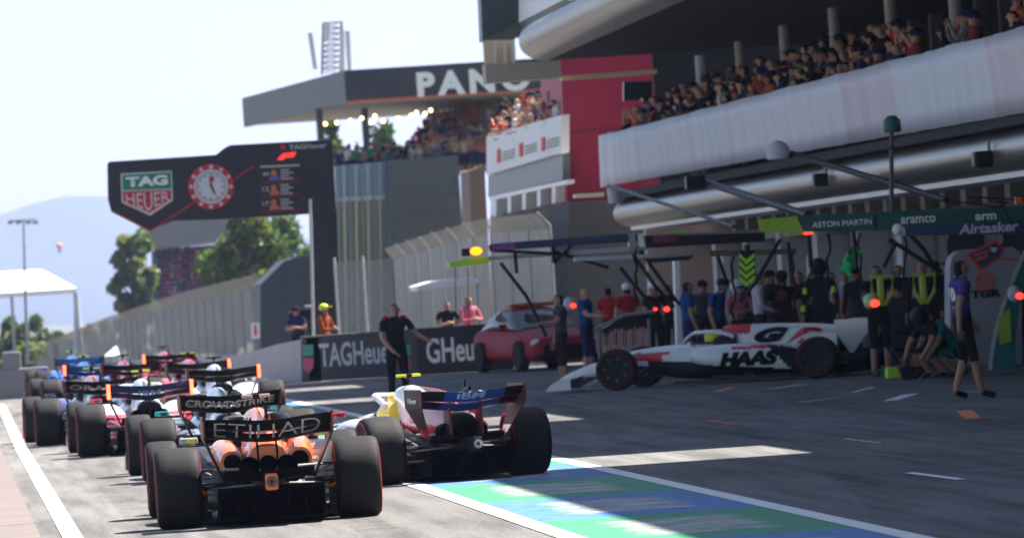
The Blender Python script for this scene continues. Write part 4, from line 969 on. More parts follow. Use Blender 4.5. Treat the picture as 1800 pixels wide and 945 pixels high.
# place so that the near rear wheel stands where the photo has it
tgt=gnd(1440,664); cur=Matrix.Rotation(R(68),3,'Z')@Vector((-.797,0,0))
ha.location=Vector((tgt.x-cur.x,tgt.y-cur.y,0))
INK=mat('black lettering ink',(.008,.008,.009),.8,spec=.05)
decal('HAAS',1.05,.26,INK,ha,[hp['pods'][0],hp['mono']],-1,1.25,.41,bold=.09,shear=.25,off=.012)
decal('',1,1,K,ha,[hp['pods'][0],hp['mono']],-1,1.22,.40,name='lettering_stroke',path=[[(-.50,-.02),(-.72,-.055),(-.72,-.09),(-.5,-.07)],[(-.72,-.055),(-.95,-.10),(-.72,-.09)]])
# GR lettering on the cover
decal('G',.62,.26,INK,ha,[hp['cov']],-1,.98,.79,bold=.09,shear=.35,off=.014); decal('R',.66,.28,HR,ha,[hp['cov']],-1,.40,.745,bold=.06,shear=.45,off=.02)

DIM[0]=False
# ================================================================== PEOPLE
SKIN=mat('skin tan',(.38,.19,.12),.6,var=.08); SKIN2=mat('skin light',(.52,.30,.21),.6,var=.08); HAIRD=mat('dark hair',(.015,.011,.009),.7,spec=.15); HAIRB=mat('blond hair',(.32,.2,.08),.6)
SHOE=mat('black shoes',(.015,.015,.016),.5)
def cloth(n,c): return mat(n,c,.9,var=.2,scale=12,spec=.08)
CK=cloth('black cloth',(.014,.014,.016)); CB=cloth('blue shirt cloth',(.015,.06,.22)); CR_=cloth('red shirt cloth',(.40,.02,.03)); CW=cloth('white shirt cloth',(.55,.48,.52)); CN=cloth('navy cloth',(.02,.025,.09)); CG=cloth('teal cloth',(.0,.15,.13)); CPU=cloth('purple navy cloth',(.06,.05,.2)); CGY=cloth('grey cloth',(.05,.05,.055)); COR=cloth('orange cloth',(.55,.12,.05)); CPK=cloth('pink cloth',(.5,.14,.2))
def person_mesh(pose, mats, cap=None, shorts=True, long_sleeve=False, helmet=False):
    """one continuous skinned body. pose: dict of joints in metres, z up, facing -Y. mats: skin,hair,top,bottom,shoe"""
    P=dict(pel=(0,0,.95),wai=(0,0,1.10),che=(0,0,1.30),nec=(0,.0,1.47),hed=(0,-.02,1.56),top=(0,-.01,1.68),
      shL=(-.19,0,1.41),elL=(-.25,.02,1.12),wrL=(-.27,-.06,.88),haL=(-.27,-.08,.80),
      shR=(.19,0,1.41),elR=(.25,.02,1.12),wrR=(.27,-.06,.88),haR=(.27,-.08,.80),
      hiL=(-.10,0,.90),knL=(-.11,-.02,.50),anL=(-.11,.02,.10),toL=(-.12,-.15,.045),
      hiR=(.10,0,.90),knR=(.11,-.02,.50),anR=(.11,.02,.10),toR=(.12,-.15,.045))
    P.update(pose)
    rad=dict(pel=(.155,.115),wai=(.14,.10),che=(.17,.115),nec=(.058,.06),hed=(.082,.098),top=(.078,.09),shL=(.075,.075),elL=(.045,.045),wrL=(.03,.03),haL=(.035,.025),hiL=(.095,.095),knL=(.062,.062),anL=(.042,.046),toL=(.045,.03))
    for k in list(rad):
        if k[-1]=='L': rad[k[:-1]+'R']=rad[k]
    names=list(P); E=[('pel','wai'),('wai','che'),('che','nec'),('nec','hed'),('hed','top')]
    for s_ in 'LR': E+=[('che','sh'+s_),('sh'+s_,'el'+s_),('el'+s_,'wr'+s_),('wr'+s_,'ha'+s_),('pel','hi'+s_),('hi'+s_,'kn'+s_),('kn'+s_,'an'+s_),('an'+s_,'to'+s_)]
    me=bpy.data.meshes.new('skel'); me.from_pydata([P[n] for n in names],[(names.index(a),names.index(b)) for a,b in E],[])
    o=bpy.data.objects.new('skel',me); COL.objects.link(o)
    md=o.modifiers.new('skin','SKIN'); md.use_smooth_shade=True
    for i,n in enumerate(names):
        me.skin_vertices[0].data[i].radius=rad[n]; me.skin_vertices[0].data[i].use_root=(n=='pel')
    sb=o.modifiers.new('sub','SUBSURF'); sb.levels=2; sb.render_levels=2
    C.view_layer.update(); dg=C.evaluated_depsgraph_get(); out=bpy.data.meshes.new_from_object(o.evaluated_get(dg)); bpy.data.objects.remove(o)
    for q in mats: out.materials.append(q)
    V={k:Vector(v) for k,v in P.items()}
    def near(c):
        best=(9,None,0)
        for a,b in E:
            p,q=V[a],V[b]; d=q-p; t=max(0,min(1,(c-p).dot(d)/d.length_squared)); r_=(c-(p+d*t)).length/( (rad[a][0]*(1-t)+rad[b][0]*t))
            if r_<best[0]: best=(r_,(a,b),t)
        return best
    hd=(V['top']-V['hed']).normalized()
    for p in out.polygons:
        c=Vector(p.center); _,(a,b),t=near(c); m_=2
        if a in('hed','nec') :
            if a=='nec' and t<.35 and False: m_=2
            else:
                rel=c-V['hed']; m_=0
                if (rel.dot(hd)>.075) or (rel.y>.0 and rel.dot(hd)>-.06): m_=1
        elif a=='che' and b=='nec' and t>.80: m_=0
        elif a[:2]=='sh' : m_=2 if (t<.62 or long_sleeve) else 0
        elif a[:2]=='el': m_=2 if long_sleeve and t<.95 else 0
        elif a[:2]=='wr': m_=0
        elif a=='pel' and b=='wai': m_=3 if t<.45 else 2
        elif a=='pel': m_=3
        elif a[:2]=='hi': m_=3
        elif a[:2]=='kn': m_=3 if (not shorts or t<.12) else 0
        elif a[:2]=='an': m_=4
        p.material_index=m_
    # hands with fingers, nose, ears, feet: joined into the same mesh
    bm=bmesh.new(); bm.from_mesh(out)
    ext=MB()
    for s_ in 'LR':
        h=V['ha'+s_]; d=(h-V['wr'+s_]).normalized(); sx=Vector((0,1,0)); 
        sx=(sx-d*sx.dot(d)).normalized()
        for k,(of,l) in enumerate([(-.03,.07),(-.01,.085),(.01,.08),(.03,.065)]):
            p=h+sx*of+d*.005; ext.tube([p,p+d*l*.55,p+d*l+Vector((0,-.012,0))],[.0095,.009,.006],0,n=5)
        p=h-sx*.03-d*.03; ext.tube([p,p-sx*.025+d*.03,p-sx*.03+d*.055],[.011,.01,.007],0,n=5)
    fz=V['hed']; ext.add([fz+Vector((-.014,-.092,0)),fz+Vector((.014,-.092,0)),fz+Vector((0,-.125,-.008)),fz+Vector((0,-.09,.05))],[(0,1,2),(1,3,2),(3,0,2)],0)
    for s_ in (-1,1):
        ext.ball(fz+Vector((s_*.087,.0,.012)),(.012,.02,.032),0,6); ext.ball(fz+Vector((s_*.032,-.092,.035)),(.014,.006,.008),1,6)
    ext.box(fz+Vector((0,-.094,-.035)),(.045,.006,.01),1)
    me2=bpy.data.meshes.new('x'); me2.from_pydata(ext.v,[],ext.f); me2.polygons.foreach_set('material_index',ext.m); bm.from_mesh(me2); bm.to_mesh(out); bm.free()
    out.polygons.foreach_set('use_smooth',[True]*len(out.polygons)); out.update(); out.name='person'
    return out,V
def place_person(me, loc, rz=0, sc=1, label='', group=None, extras=()):
    o=bpy.data.objects.new('person',me); COL.objects.link(o); o.location=loc; o.rotation_euler=(0,0,rz); o.scale=(sc,)*3
    tag(o,label,'person',group)
    for nm,b,mt in extras: b.build(nm,mt,o,smooth=True)
    return o
def capmb(V,peak=True):
    b=MB(); h=V['hed']; b.ball(h+Vector((0,.005,.075)),(.1,.115,.085),0,14)
    if peak: b.prism([h+Vector((x,y,.085)) for x,y in ((-.07,-.08),(-.05,-.18),(.05,-.18),(.07,-.08))],(0,0,.012))
    return b
def helmb(V): b=MB(); b.ball(V['hed']+Vector((0,0,.05)),(.135,.15,.15),0,18); return b
def visor(V): b=MB(); b.ball(V['hed']+Vector((0,-.045,.04)),(.11,.12,.05),0,14); return b
def spot(px,s): return Vector(((px+100)/s,FPX/s,gz(FPX/s)+(.25 if abs(s-66.7)<.01 else 0)))
FR=0        # facing the camera: model faces -Y already
armsx=dict(elL=(-.27,-.10,1.14),wrL=(-.05,-.24,1.14),haL=(.03,-.25,1.15),elR=(.27,-.10,1.14),wrR=(.05,-.26,1.18),haR=(-.03,-.27,1.18))
walk=dict(knL=(-.10,-.08,.51),anL=(-.10,-.15,.08),toL=(-.11,-.33,.035),knR=(.10,-.03,.50),anR=(.10,.11,.10),toR=(.11,-.05,.035),elL=(-.25,.12,1.14),wrL=(-.26,.14,.88),haL=(-.26,.14,.80),elR=(.25,-.08,1.13),wrR=(.26,-.22,.93),haR=(.26,-.26,.87))
def P_(label,px,s,rz,mats,pose={},shorts=True,ls=False,cap=None,helm=None,hh=1.0,face=0,extra=None,vis=None):
    me,V=person_mesh(pose,mats,shorts=shorts,long_sleeve=ls)
    hh*=1.075 if px>1000 else 1.03
    ex=[]
    if cap: ex.append(('cap',capmb(V),cap))
    if helm: ex.append(('helmet',helmb(V),helm)); 
    if vis: ex.append(('helmet_visor',visor(V),vis))
    if extra: ex+=extra(V)
    return place_person(me,spot(px,s),R(rz),hh,label,None,ex)
lean_=dict(elL=(-.28,-.16,1.18),wrL=(-.22,-.36,1.16),haL=(-.2,-.42,1.17),elR=(.28,-.16,1.18),wrR=(.22,-.36,1.16),haR=(.2,-.42,1.17),hed=(0,-.08,1.55),top=(0,-.1,1.66))
# man in black with red shoulders, hand on the board
def redsh(V):
    return [('red_shoulder_patch',MB().ball(V['sh'+s_].lerp(V['nec'],.25)+Vector((0,0,.038)),(.055,.075,.03),0,10),CR_) for s_ in 'LR']
P_('bearded man in black uniform with red shoulders leaning on the barrier board',690,107,12,[SKIN,HAIRD,CK,CK,SHOE],dict(elR=(.33,-.02,1.19),wrR=(.48,-.10,1.08),haR=(.54,-.12,1.05),elL=(-.23,-.06,1.14),wrL=(-.13,-.22,.95),haL=(-.08,-.26,.90)),shorts=False,hh=1.02,extra=redsh)
P_('man in grey top and black shorts at the left end of the pit crew',983,99,-80,[SKIN,HAIRD,CGY,CK,SHOE],dict(elR=(.24,-.14,1.2),wrR=(.22,-.36,1.2),haR=(.22,-.44,1.2)))
P_('blond man in blue shirt and dark shorts beside the man in grey',1028,91,60,[SKIN2,HAIRB,CB,CN,SHOE],dict(elL=(-.24,-.14,1.18),wrL=(-.2,-.34,1.16),haL=(-.2,-.42,1.16)))
P_('person in red shirt, left of the two in red behind the striped barrier',1070,80,150,[SKIN2,HAIRD,CR_,CK,SHOE],armsx,hh=.98)
P_('person in red shirt and white cap behind the striped barrier',1104,82,190,[SKIN2,HAIRD,CR_,CK,SHOE],cap=WHITE)
P_('crew member with white headphones and orange collar beside the two red lamps',1150,88,30,[SKIN,HAIRD,CK,CK,SHOE],armsx,shorts=False,cap=WHITE,extra=lambda V:[('orange_collar',MB().ball(V['nec']+Vector((0,-.02,-.03)),(.09,.09,.05),0,10),COR)])
P_('man in blue shirt and dark trousers facing right beside the white pillar',1210,97,100,[SKIN,HAIRD,CB,CN,SHOE],shorts=False)
P_('man in dark and blue top leaning forward right of the white pillar',1262,99,60,[SKIN,HAIRD,CB,CK,SHOE],dict(che=(0,-.06,1.3),nec=(0,-.1,1.46),hed=(0,-.14,1.55),top=(0,-.15,1.66)),shorts=False,cap=CK)
P_('mechanic with dark helmet crouched behind the white car cockpit',1300,96,20,[SKIN,HAIRD,CPK,CK,SHOE],armsx,shorts=False,helm=mat('pale helmet',(.5,.5,.5),.3),vis=K,hh=.95)
P_('man in pale pink long sleeved shirt standing behind the white car',1337,98,80,[SKIN,HAIRD,CW,CK,SHOE],dict(elL=(-.27,-.05,1.14),wrL=(-.18,-.22,1.05),haL=(-.12,-.26,1.03),elR=(.27,-.05,1.14),wrR=(.18,-.22,1.05),haR=(.12,-.26,1.03)),shorts=False,ls=True,hh=1.04)
P_('man in black shirt with dark curly hair seen from behind, by the pale pink shirt',1380,98,170,[SKIN,HAIRD,CK,CK,SHOE],shorts=False,cap=CK,hh=1.03,extra=lambda V:[('back_print',MB().ball(V['che']+Vector((0,.10,0)),(.11,.03,.10),0,10),mat('dark red print',(.12,.01,.015),.7))])
P_('man in black shirt with bare forearms, right of the curly haired man',1412,97,-30,[SKIN,HAIRD,CK,CK,SHOE],armsx,shorts=False,hh=1.03)
def lim(V):
    return [('fluo_patch',MB().ball((V[a]+V[c])/2+Vector((0,-.05,0)),(.045,.05,.06),0,8),YEL) for a,c in [('shL','elL'),('elL','wrL'),('shR','elR'),('hiL','knL'),('hiR','knR')]]
P_('black suited mechanic with fluorescent yellow patches by the rear of the white car',1447,99,-20,[SKIN,HAIRD,CK,CK,SHOE],shorts=False,ls=True,hh=1.10,extra=lim,helm=K)
def chk(V): return [('orange_sleeve_patch',MB().ball(V['shL']+Vector((0,-.03,-.08)),(.07,.07,.09),0,10).ball(V['wai']+Vector((-.03,-.1,-.05)),(.09,.04,.12),0,10),COR)]
P_('man with folded arms in white and orange patterned shirt by the garage wall',1490,92,10,[SKIN,HAIRD,cloth('white patterned cloth',(.5,.42,.5)),CPK,SHOE],armsx,shorts=False,extra=chk)
P_('mechanic in black shorts holding the yellow frame beside a pale green helmet',1548,106,15,[SKIN,HAIRD,CK,CK,SHOE],dict(elL=(-.3,-.14,1.2),wrL=(-.24,-.36,1.2),haL=(-.22,-.42,1.22),elR=(.28,-.14,1.2),wrR=(.2,-.36,1.2),haR=(.18,-.42,1.22)),helm=None,hh=1.04)
P_('mechanic in black with white striped leg standing behind the second yellow frame',1632,104,-20,[SKIN,HAIRD,CK,CK,SHOE],shorts=False,ls=True,hh=1.06)
P_('mechanic in black overalls between the two yellow frames and the walking man',1655,101,160,[SKIN,HAIRD,CK,CK,SHOE],armsx,shorts=False,ls=True,hh=1.05)
wk=P_('walking man in purple shirt with teal shoulders, shorts and black shoes',1697,132,102,[SKIN,HAIRD,CPU,CK,SHOE],walk,hh=1.04,extra=lambda V:[('teal_shoulder_panel',MB().ball(V['nec']+Vector((0,.0,-.075)),(.17,.10,.07),0,12),CG)])
crouch=dict(pel=(0,.10,.42),wai=(0,.02,.56),che=(0,-.12,.74),nec=(0,-.24,.86),hed=(0,-.32,.90),top=(0,-.38,.99),shL=(-.19,-.20,.80),elL=(-.26,-.34,.56),wrL=(-.20,-.48,.36),haL=(-.18,-.52,.30),shR=(.19,-.20,.80),elR=(.26,-.34,.56),wrR=(.20,-.48,.36),haR=(.18,-.52,.30),hiL=(-.1,.08,.40),knL=(-.16,-.30,.46),anL=(-.14,-.06,.10),toL=(-.15,-.24,.05),hiR=(.1,.08,.40),knR=(.16,-.30,.40),anR=(.14,.02,.10),toR=(.15,-.14,.05))
P_('crouching mechanic in teal top beside the yellow jack',1672,112,-70,[SKIN,HAIRD,CG,CG,SHOE],crouch)
P_('kneeling mechanic in black with white knee patch behind the walking man',1652,112,-60,[SKIN,HAIRD,CK,CK,SHOE],crouch,helm=K)
P_('mechanic in white helmet with glowing red lamp at the right picture edge',1796,108,0,[SKIN,HAIRD,CG,CK,SHOE],armsx,shorts=False,helm=WHITE,hh=.95)
P_('camera operator in dark orange with yellow cap behind the white wall',566,74,60,[SKIN,HAIRD,cloth('dark orange cloth',(.26,.06,.025)),CK,SHOE],armsx,cap=YEL,ls=True,hh=1.04)
P_('camera operator in dark navy top bent over equipment behind the white wall',519,66.7,-30,[SKIN,HAIRD,CN,CK,SHOE],armsx,cap=CK)
P_('man with dark hair behind the black board, left of the pink shirt',784,72,0,[SKIN,HAIRD,CK,CK,SHOE],armsx)
P_('person in pink jacket over dark shirt behind the black board',822,72,30,[SKIN,HAIRD,CPK,CK,SHOE],armsx,ls=True,hh=1.05)
bvw=BVHTree.FromPolygons([v.co.copy() for v in wk.data.vertices],[tuple(p.vertices) for p in wk.data.polygons])
def bk(u,v):
    h=bvw.ray_cast(Vector((-u,2,1.27+v)),Vector((0,-1,0))); return Vector((-u,(h[0].y if h[0] is not None else .1)+.008,1.27+v))
lettering('10',.17,.17,WLET,bk,wk,bold=.05,cuts=1)
bvc=bk
lettering('-',.22,.03,mat('pink stripe print',(.6,.1,.3),.6),lambda u,v: bk(u,v-.16),wk,cuts=1,name='pink_band')
# far crowd prototypes
lean=dict(elL=(-.28,-.16,1.18),wrL=(-.22,-.36,1.16),haL=(-.2,-.42,1.17),elR=(.28,-.16,1.18),wrR=(.22,-.36,1.16),haR=(.2,-.42,1.17),hed=(0,-.08,1.55),top=(0,-.1,1.66))
photo=dict(elL=(-.26,-.2,1.28),wrL=(-.12,-.28,1.50),haL=(-.06,-.28,1.56),elR=(.26,-.2,1.28),wrR=(.12,-.28,1.50),haR=(.06,-.28,1.56))
rnd=random.Random(11)
tops=[CK,cloth('crowd orange shirt',(.40,.12,.05)),cloth('crowd white shirt',(.6,.58,.58)),CN,cloth('crowd maroon shirt',(.22,.03,.04)),cloth('crowd grey shirt',(.18,.18,.2)),cloth('crowd green shirt',(.02,.22,.13)),cloth('crowd sand shirt',(.35,.24,.18)),cloth('crowd red shirt',(.5,.04,.04)),cloth('crowd blue shirt',(.08,.16,.42))]
protos=[]
twist=dict(che=(.03,-.03,1.3),nec=(.05,-.08,1.46),hed=(.08,-.10,1.55),top=(.10,-.11,1.66),elL=(-.3,-.05,1.15),wrL=(-.22,-.25,1.05),haL=(-.18,-.3,1.05),elR=(.3,.02,1.12),wrR=(.28,-.2,1.02),haR=(.26,-.27,1.02))
onearm=dict(elL=(-.28,-.16,1.18),wrL=(-.22,-.36,1.16),haL=(-.2,-.42,1.17),elR=(.30,-.12,1.50),wrR=(.24,-.2,1.74),haR=(.22,-.22,1.82))
for i in range(20):
    t=tops[i%10]; pz=[lean,twist,armsx,{},lean,photo,twist,armsx,lean,twist][(i*3+i//10)%10]; me,V=person_mesh(pz,[SKIN if i%3 else SKIN2,HAIRD if i%4 else HAIRB,t,CN if i%2 else CK,SHOE],long_sleeve=i%5==0)
    if i%3==1:
        cb=capmb(V); bm=bmesh.new(); bm.from_mesh(me); m2=bpy.data.meshes.new('c'); m2.from_pydata(cb.v,[],cb.f); me.materials.append([CGY,CR_,CK,CK,CN][i%5]); m2.polygons.foreach_set('material_index',[5]*len(cb.f)); bm.from_mesh(m2); bm.to_mesh(me); bm.free()
    protos.append((me,V))
def crowd(spots,label,group,wts=None,sc=1):
    for i,(p,rz) in enumerate(spots):
        me,V=rnd.choices(protos,wts*2)[0] if wts else rnd.choice(protos)
        place_person(me,p,rz,rnd.uniform(.86,1.08)*sc,label,group)
sp=[]
y=166.5
while y>62:
    k=0
    for row in (0,1,2):
        if y<122 and row==2: continue
        if y<118 and rnd.random()<.45: continue
        if rnd.random()<.12: continue
        z=(3.99+(.18*(y-101)/61 if y>101 else 0)) + .28*row
        sp.append((Vector((16.45+.6*row+rnd.uniform(-.1,.1), y+rnd.uniform(-.15,.15), z)),R(-90+rnd.uniform(-30,30))))
    y-=.82 if y>118 else 1.0
sp=[q for q in sp if q[0].y<161.5 and q[0].y>96]
crowd(sp,'spectator watching over the white balcony sheeting under the dark canopy','spectators on the white sheeted balcony',[6,1,.6,4,2.5,2,.4,1,.5,.3])  # weights favour dark tops, putting the canopy's shade into the clothes
bt=MB(); bt.box((17.65,130,4.05),(.6,64,.28)); bt.box((18.3,130,4.2),(.7,64,.56)); part('terrace_steps',bt,SOFF,bld)
sp=[]
for k in range(44):       # white banner block
    t=k/43; px=856+112*t; py=238-36*t; X=15.9+(k%3)*.28; p=atx(px,py,15.7); sp.append((Vector((X,p.y+rnd.uniform(-.5,.5)+(k%3)*1.2,p.z-1.12+(k%3)*.3)),R(-80+rnd.uniform(-30,30))))
crowd(sp,'spectator standing on the terrace above the white banner','spectators above the white banner',sc=.88)
sp=[]
for row in range(5):      # raked terrace between the fins block and banner
    for k in range(17):
        px=712+row*13+k*(10.5-row*.4)+rnd.uniform(-2,2); py=262-row*17-(k*1.2); Y_=304+row*3
        if px>978: continue
        p=at(px,py+18,Y_); sp.append((Vector((p.x,p.y,p.z-1.0)),R(rnd.uniform(-60,30))))
crowd(sp,'spectator in the raked terrace beneath the flat lettered roof','spectators under the flat roof',[2,3,3,2,1.5,1,.4,2,2,1])
sp=[]
for k in range(30):
    px=594+k*7.2+rnd.uniform(-2,2); p=at(px,283-k*.45,303.5+(k%2)*1.2); sp.append((Vector((p.x,p.y,p.z-1.0)),R(rnd.uniform(-60,40))))
crowd(sp,'spectator standing at the edge of the finned glass terrace','spectators on the finned glass terrace')
b=MB()
for row in range(6):
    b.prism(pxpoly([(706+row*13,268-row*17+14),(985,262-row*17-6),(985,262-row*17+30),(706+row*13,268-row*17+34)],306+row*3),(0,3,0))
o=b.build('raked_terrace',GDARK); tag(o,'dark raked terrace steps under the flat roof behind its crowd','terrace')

# ================================================================== PIT EQUIPMENT
def beam(label,pts,Y,depth,mt,parts_,name='overhead_gantry'):
    r_=empty(name,(0,0,0)); b=MB(); b.prism(pxpoly(pts,Y),(0,depth,0)); b.build('beam',mt,r_,bevel=.01)
    parts_(r_); p=at(pts[0][0],pts[0][1],Y); recenter_tree(r_,Vector((p.x,p.y,0))); tag(r_,label,'gantry'); return r_
def recenter_tree(r_,loc):
    r_.location=loc
    for c in r_.children: c.location=c.location-loc
def seg(r_,name,pts,Y,depth,mt,off=0): b=MB(); b.prism(pxpoly(pts,Y-off),(0,depth,0)); return b.build(name,mt,r_)
def rod(r_,name,a,c,Y,rad,mt=K,Y2=None): b=MB(); b.tube([at(*a,Y),at(*c,Y2 or Y)],rad,n=8); return b.build(name,mt,r_,smooth=True)
PURP=mat('purple vinyl',(.20,.06,.24),.5); NVY=mat('navy vinyl',(.02,.035,.10),.45); AGR=mat('deep green vinyl',(.005,.085,.075),.45); LIM2=mat('lime vinyl',(.28,.45,.02),.5)
def gA(r_):
    Y=124
    seg(r_,'purple_panel',[(866,428),(906,425),(906,438),(866,440)],Y,.05,PURP,.06); seg(r_,'navy_panel',[(906,425),(1112,410),(1112,424),(906,438)],Y,.04,NVY,.05)
    seg(r_,'lime_tip',[(789,461),(828,452),(860,450),(860,462),(791,470)],Y,.5,LIME,.06)
    seg(r_,'lower_rail',[(840,452),(1150,430),(1150,438),(840,459)],Y,.2,LGREY,-.05)
    rod(r_,'stay',(866,440),(1000,447),Y,.03); rod(r_,'stay',(972,442),(1070,470),Y,.03); rod(r_,'stay',(972,430),(974,462),Y,.04); rod(r_,'stay',(1004,432),(974,462),Y,.03)
    for a,c in [((880,462),(925,520)),((925,520),(960,590)),((1090,470),(1165,560)),((1125,440),(1190,530)),((1190,530),(1230,560)),((905,440),(908,480))]: rod(r_,'hose',a,c,Y,.035)
    for x in (800,822): rod(r_,'cable',(x,470),(x+2,575),Y,.008)
    seg(r_,'clamp',[(1105,410),(1118,409),(1116,440),(1106,440)],Y,.2,STEEL,.1); seg(r_,'white_clamp',[(1121,411),(1133,410),(1135,434),(1125,435)],Y,.2,WHITE,.1)
    b=MB(); b.ball(at(837,441,Y-.1),(.11,.09,.075),0,12); b.build('amber_lamp',AMB,r_,smooth=True)
    seg(r_,'lamp_bracket',[(812,437),(826,436),(826,450),(812,450)],Y,.2,K,.02)
    face_text('UNIT',888,432,30,6,Y,mat('lilac',(.4,.2,.45),.5),r_,off=.075) if False else None
beam('long navy overhead gantry with lime tip and glowing amber lamp, left of three',[(860,430),(1120,411),(1120,424),(862,441)],124,.3,K,gA)
def gB(r_):
    Y=116
    seg(r_,'red_panel',[(1148,415),(1190,412),(1190,424),(1148,427)],Y,.04,mat('dark red vinyl',(.15,.01,.02),.5),.05); seg(r_,'lime_top',[(1168,409),(1206,404),(1208,411),(1170,413)],Y,.3,LIME,-.3)
    seg(r_,'top_rail',[(1150,411),(1340,404),(1340,408),(1150,415)],Y,.1,MGREY,.02)
    seg(r_,'flood_bar',[(1135,455),(1222,448),(1212,457),(1140,462)],Y,.3,K,0)
    seg(r_,'lower_rail',[(1010,452),(1225,443),(1225,449),(1010,459)],Y,.2,LGREY,-.4)
    for a,c in [((1112,445),(1150,500)),((1150,500),(1185,540)),((1372,420),(1325,500)),((1325,500),(1300,530)),((1385,425),(1392,500)),((1262,450),(1275,490))]: rod(r_,'hose',a,c,Y,.035)
    seg(r_,'wood_rail',[(1246,440),(1400,437),(1400,446),(1248,451)],Y,.12,mat('brown rail',(.14,.09,.06),.6),-.2)
    face_text('TEAM',1172,420,20,5,Y,LGREY,r_,off=.06) if False else None
beam('black overhead gantry between the navy and the green lettered ones',[(1132,414),(1345,404),(1345,424),(1136,436)],116,.3,K,gB)
def gC(r_):
    Y=104
    seg(r_,'lime_end',[(1332,386),(1400,380),(1412,406),(1340,408)],Y,.06,LIM2,.06); seg(r_,'lime_lower_strip',[(1385,409),(1430,406),(1440,410),(1385,413)],Y,.1,LIM2,.03)
    face_text('ASTON MARTIN',1480,392,106,10,Y,WLET,r_,off=.03,bold=.01); face_text('aramco',1614,386,62,12,Y,WLET,r_,off=.03,bold=.02); face_text('arm',1733,381,38,11,Y,WLET,r_,off=.03,bold=.03)
    seg(r_,'joint',[(1538,378),(1541,378),(1541,402),(1538,402)],Y,.02,K,.01)
    b=MB(); b.box(at(1421,410,Y-.1),(.13,.04,.03)); b.build('red_indicator',REDL,r_)
    for a,c in [((1600,412),(1625,440)),((1625,440),(1650,480)),((1575,425),(1553,470)),((1562,420),(1655,478)),((1420,408),(1425,470)),((1500,404),(1505,470))]: rod(r_,'hose',a,c,Y,.035)
    b=MB(); b.ball(at(1578,403,Y-.1),(.09,.07,.09),0,12); b.build('white_dome',WHITE,r_,smooth=True)
beam('green overhead gantry with white lettering and a lime end',[(1400,379),(1830,360),(1830,394),(1412,408)],104,.35,AGR,gC)
def gD(r_):
    face_text('Airtasker',1738,400,108,18,101,mat('lavender lettering',(.5,.48,.62),.5),r_,off=.03,bold=.03,shear=.15)
    for a,c in [((1655,350),(1760,365)),((1700,345),(1800,352)),((1760,362),(1790,410)),((1745,370),(1770,355))]: rod(r_,'cable',a,c,101,.012)
    b=MB(); b.box(at(1790,352,101),(.10,.1,.10)); b.build('orange_clip',ORG,r_)
beam('navy overhead gantry with lavender lettering at the right edge',[(1590,399),(1830,386),(1830,410),(1592,414)],101,.3,NVY,gD)
# light arms under the balcony
def arm(label,head,a,c,Y,Y2,kind,mt=K,r0=.06):
    r_=empty('swing_lamp',(0,0,0)); rod(r_,'arm',a,c,Y,r0,K,Y2)
    p=at(*head,Y); b=MB()
    if kind=='dome': b.lathe([(-.14,.17),(-.12,.2),(.05,.19),(.14,.12),(.18,.03)],'z',n=22,c=p)
    elif kind=='box': b.box(p,(.34,.3,.22))
    else: b.lathe([(-.16,.12),(.12,.14),(.16,.05)],'z',n=20,c=p)
    b.build('lamp_head',mt,r_,smooth=(kind!='box'),bevel=.01 if kind=='box' else 0)
    recenter_tree(r_,Vector((p.x,p.y,0))); tag(r_,label,'lamp arm')
arm('long black arm with a pale domed lamp head before the balcony',(1368,266),(1392,270),(1665,352),112,106,'dome',LGREY,.055)
arm('thick black arm with a square black head left of the pale dome',(1222,321),(1240,320),(1420,378),118,112,'box',K,.07)
arm('thin black arm with a small pale cylindrical lamp at the balcony end',(1080,342),(1070,326),(1290,398),128,118,'cyl',LGREY,.035)
r_=empty('mast',(0,0,0)); rod(r_,'pole',(1567,230),(1567,372),104,.035,DGREY); p=at(1568,218,104); MB().lathe([(-.13,.12),(-.10,.14),(.06,.13),(.13,.06)],'z',n=18,c=p).build('green_head',AGR,r_,smooth=True); rod(r_,'coupling',(1567,256),(1567,262),104,.05,K); recenter_tree(r_,Vector((p.x,p.y,0))); tag(r_,'thin upright mast with a dark green head above the green gantry','mast')
# chevron board
r_=empty('chevron_board',(0,0,0)); Y=108
for k in range(4):
    y=449+k*13; seg(r_,'chevron',[(1300,y-4),(1312,y+7),(1327,y-5),(1327,y+3),(1312,y+16),(1300,y+4)],Y,.02,LIME,.03)
seg(r_,'board',[(1299,440),(1328,439),(1328,490),(1314,499),(1301,490)],Y,.03,K,0); p=at(1314,440,Y); rod(r_,'hook',(1313,430),(1313,441),Y,.05); recenter_tree(r_,Vector((p.x,p.y,0))); tag(r_,'hanging black board with four lime chevrons','board')
# yellow open frames held by mechanics
def frame(px,py,Y,label):
    r_=empty('yellow_frame',(0,0,0)); FY=mat('yellow green frame',(.42,.5,.05),.5)
    pts=[(px-19,py),(px+19,py-1),(px+18,py+28),(px+6,py+48),(px-4,py+48),(px-17,py+28)]
    P=[at(x,y,Y) for x,y in pts]; MB().tube(P,.035,n=6,closed=True).build('rim_bar',FY,r_)
    MB().tube([at(px-3,py,Y),at(px,py+46,Y)],.06,n=6).build('spine',FY,r_)
    recenter_tree(r_,Vector((P[0].x,P[0].y,0))); tag(r_,label,'frame')
frame(1550,487,110.5,'yellow green open frame held by the mechanic with the glowing lamp')
frame(1624,484,110.5,'yellow green open frame, right of the lamp mechanic and further right')
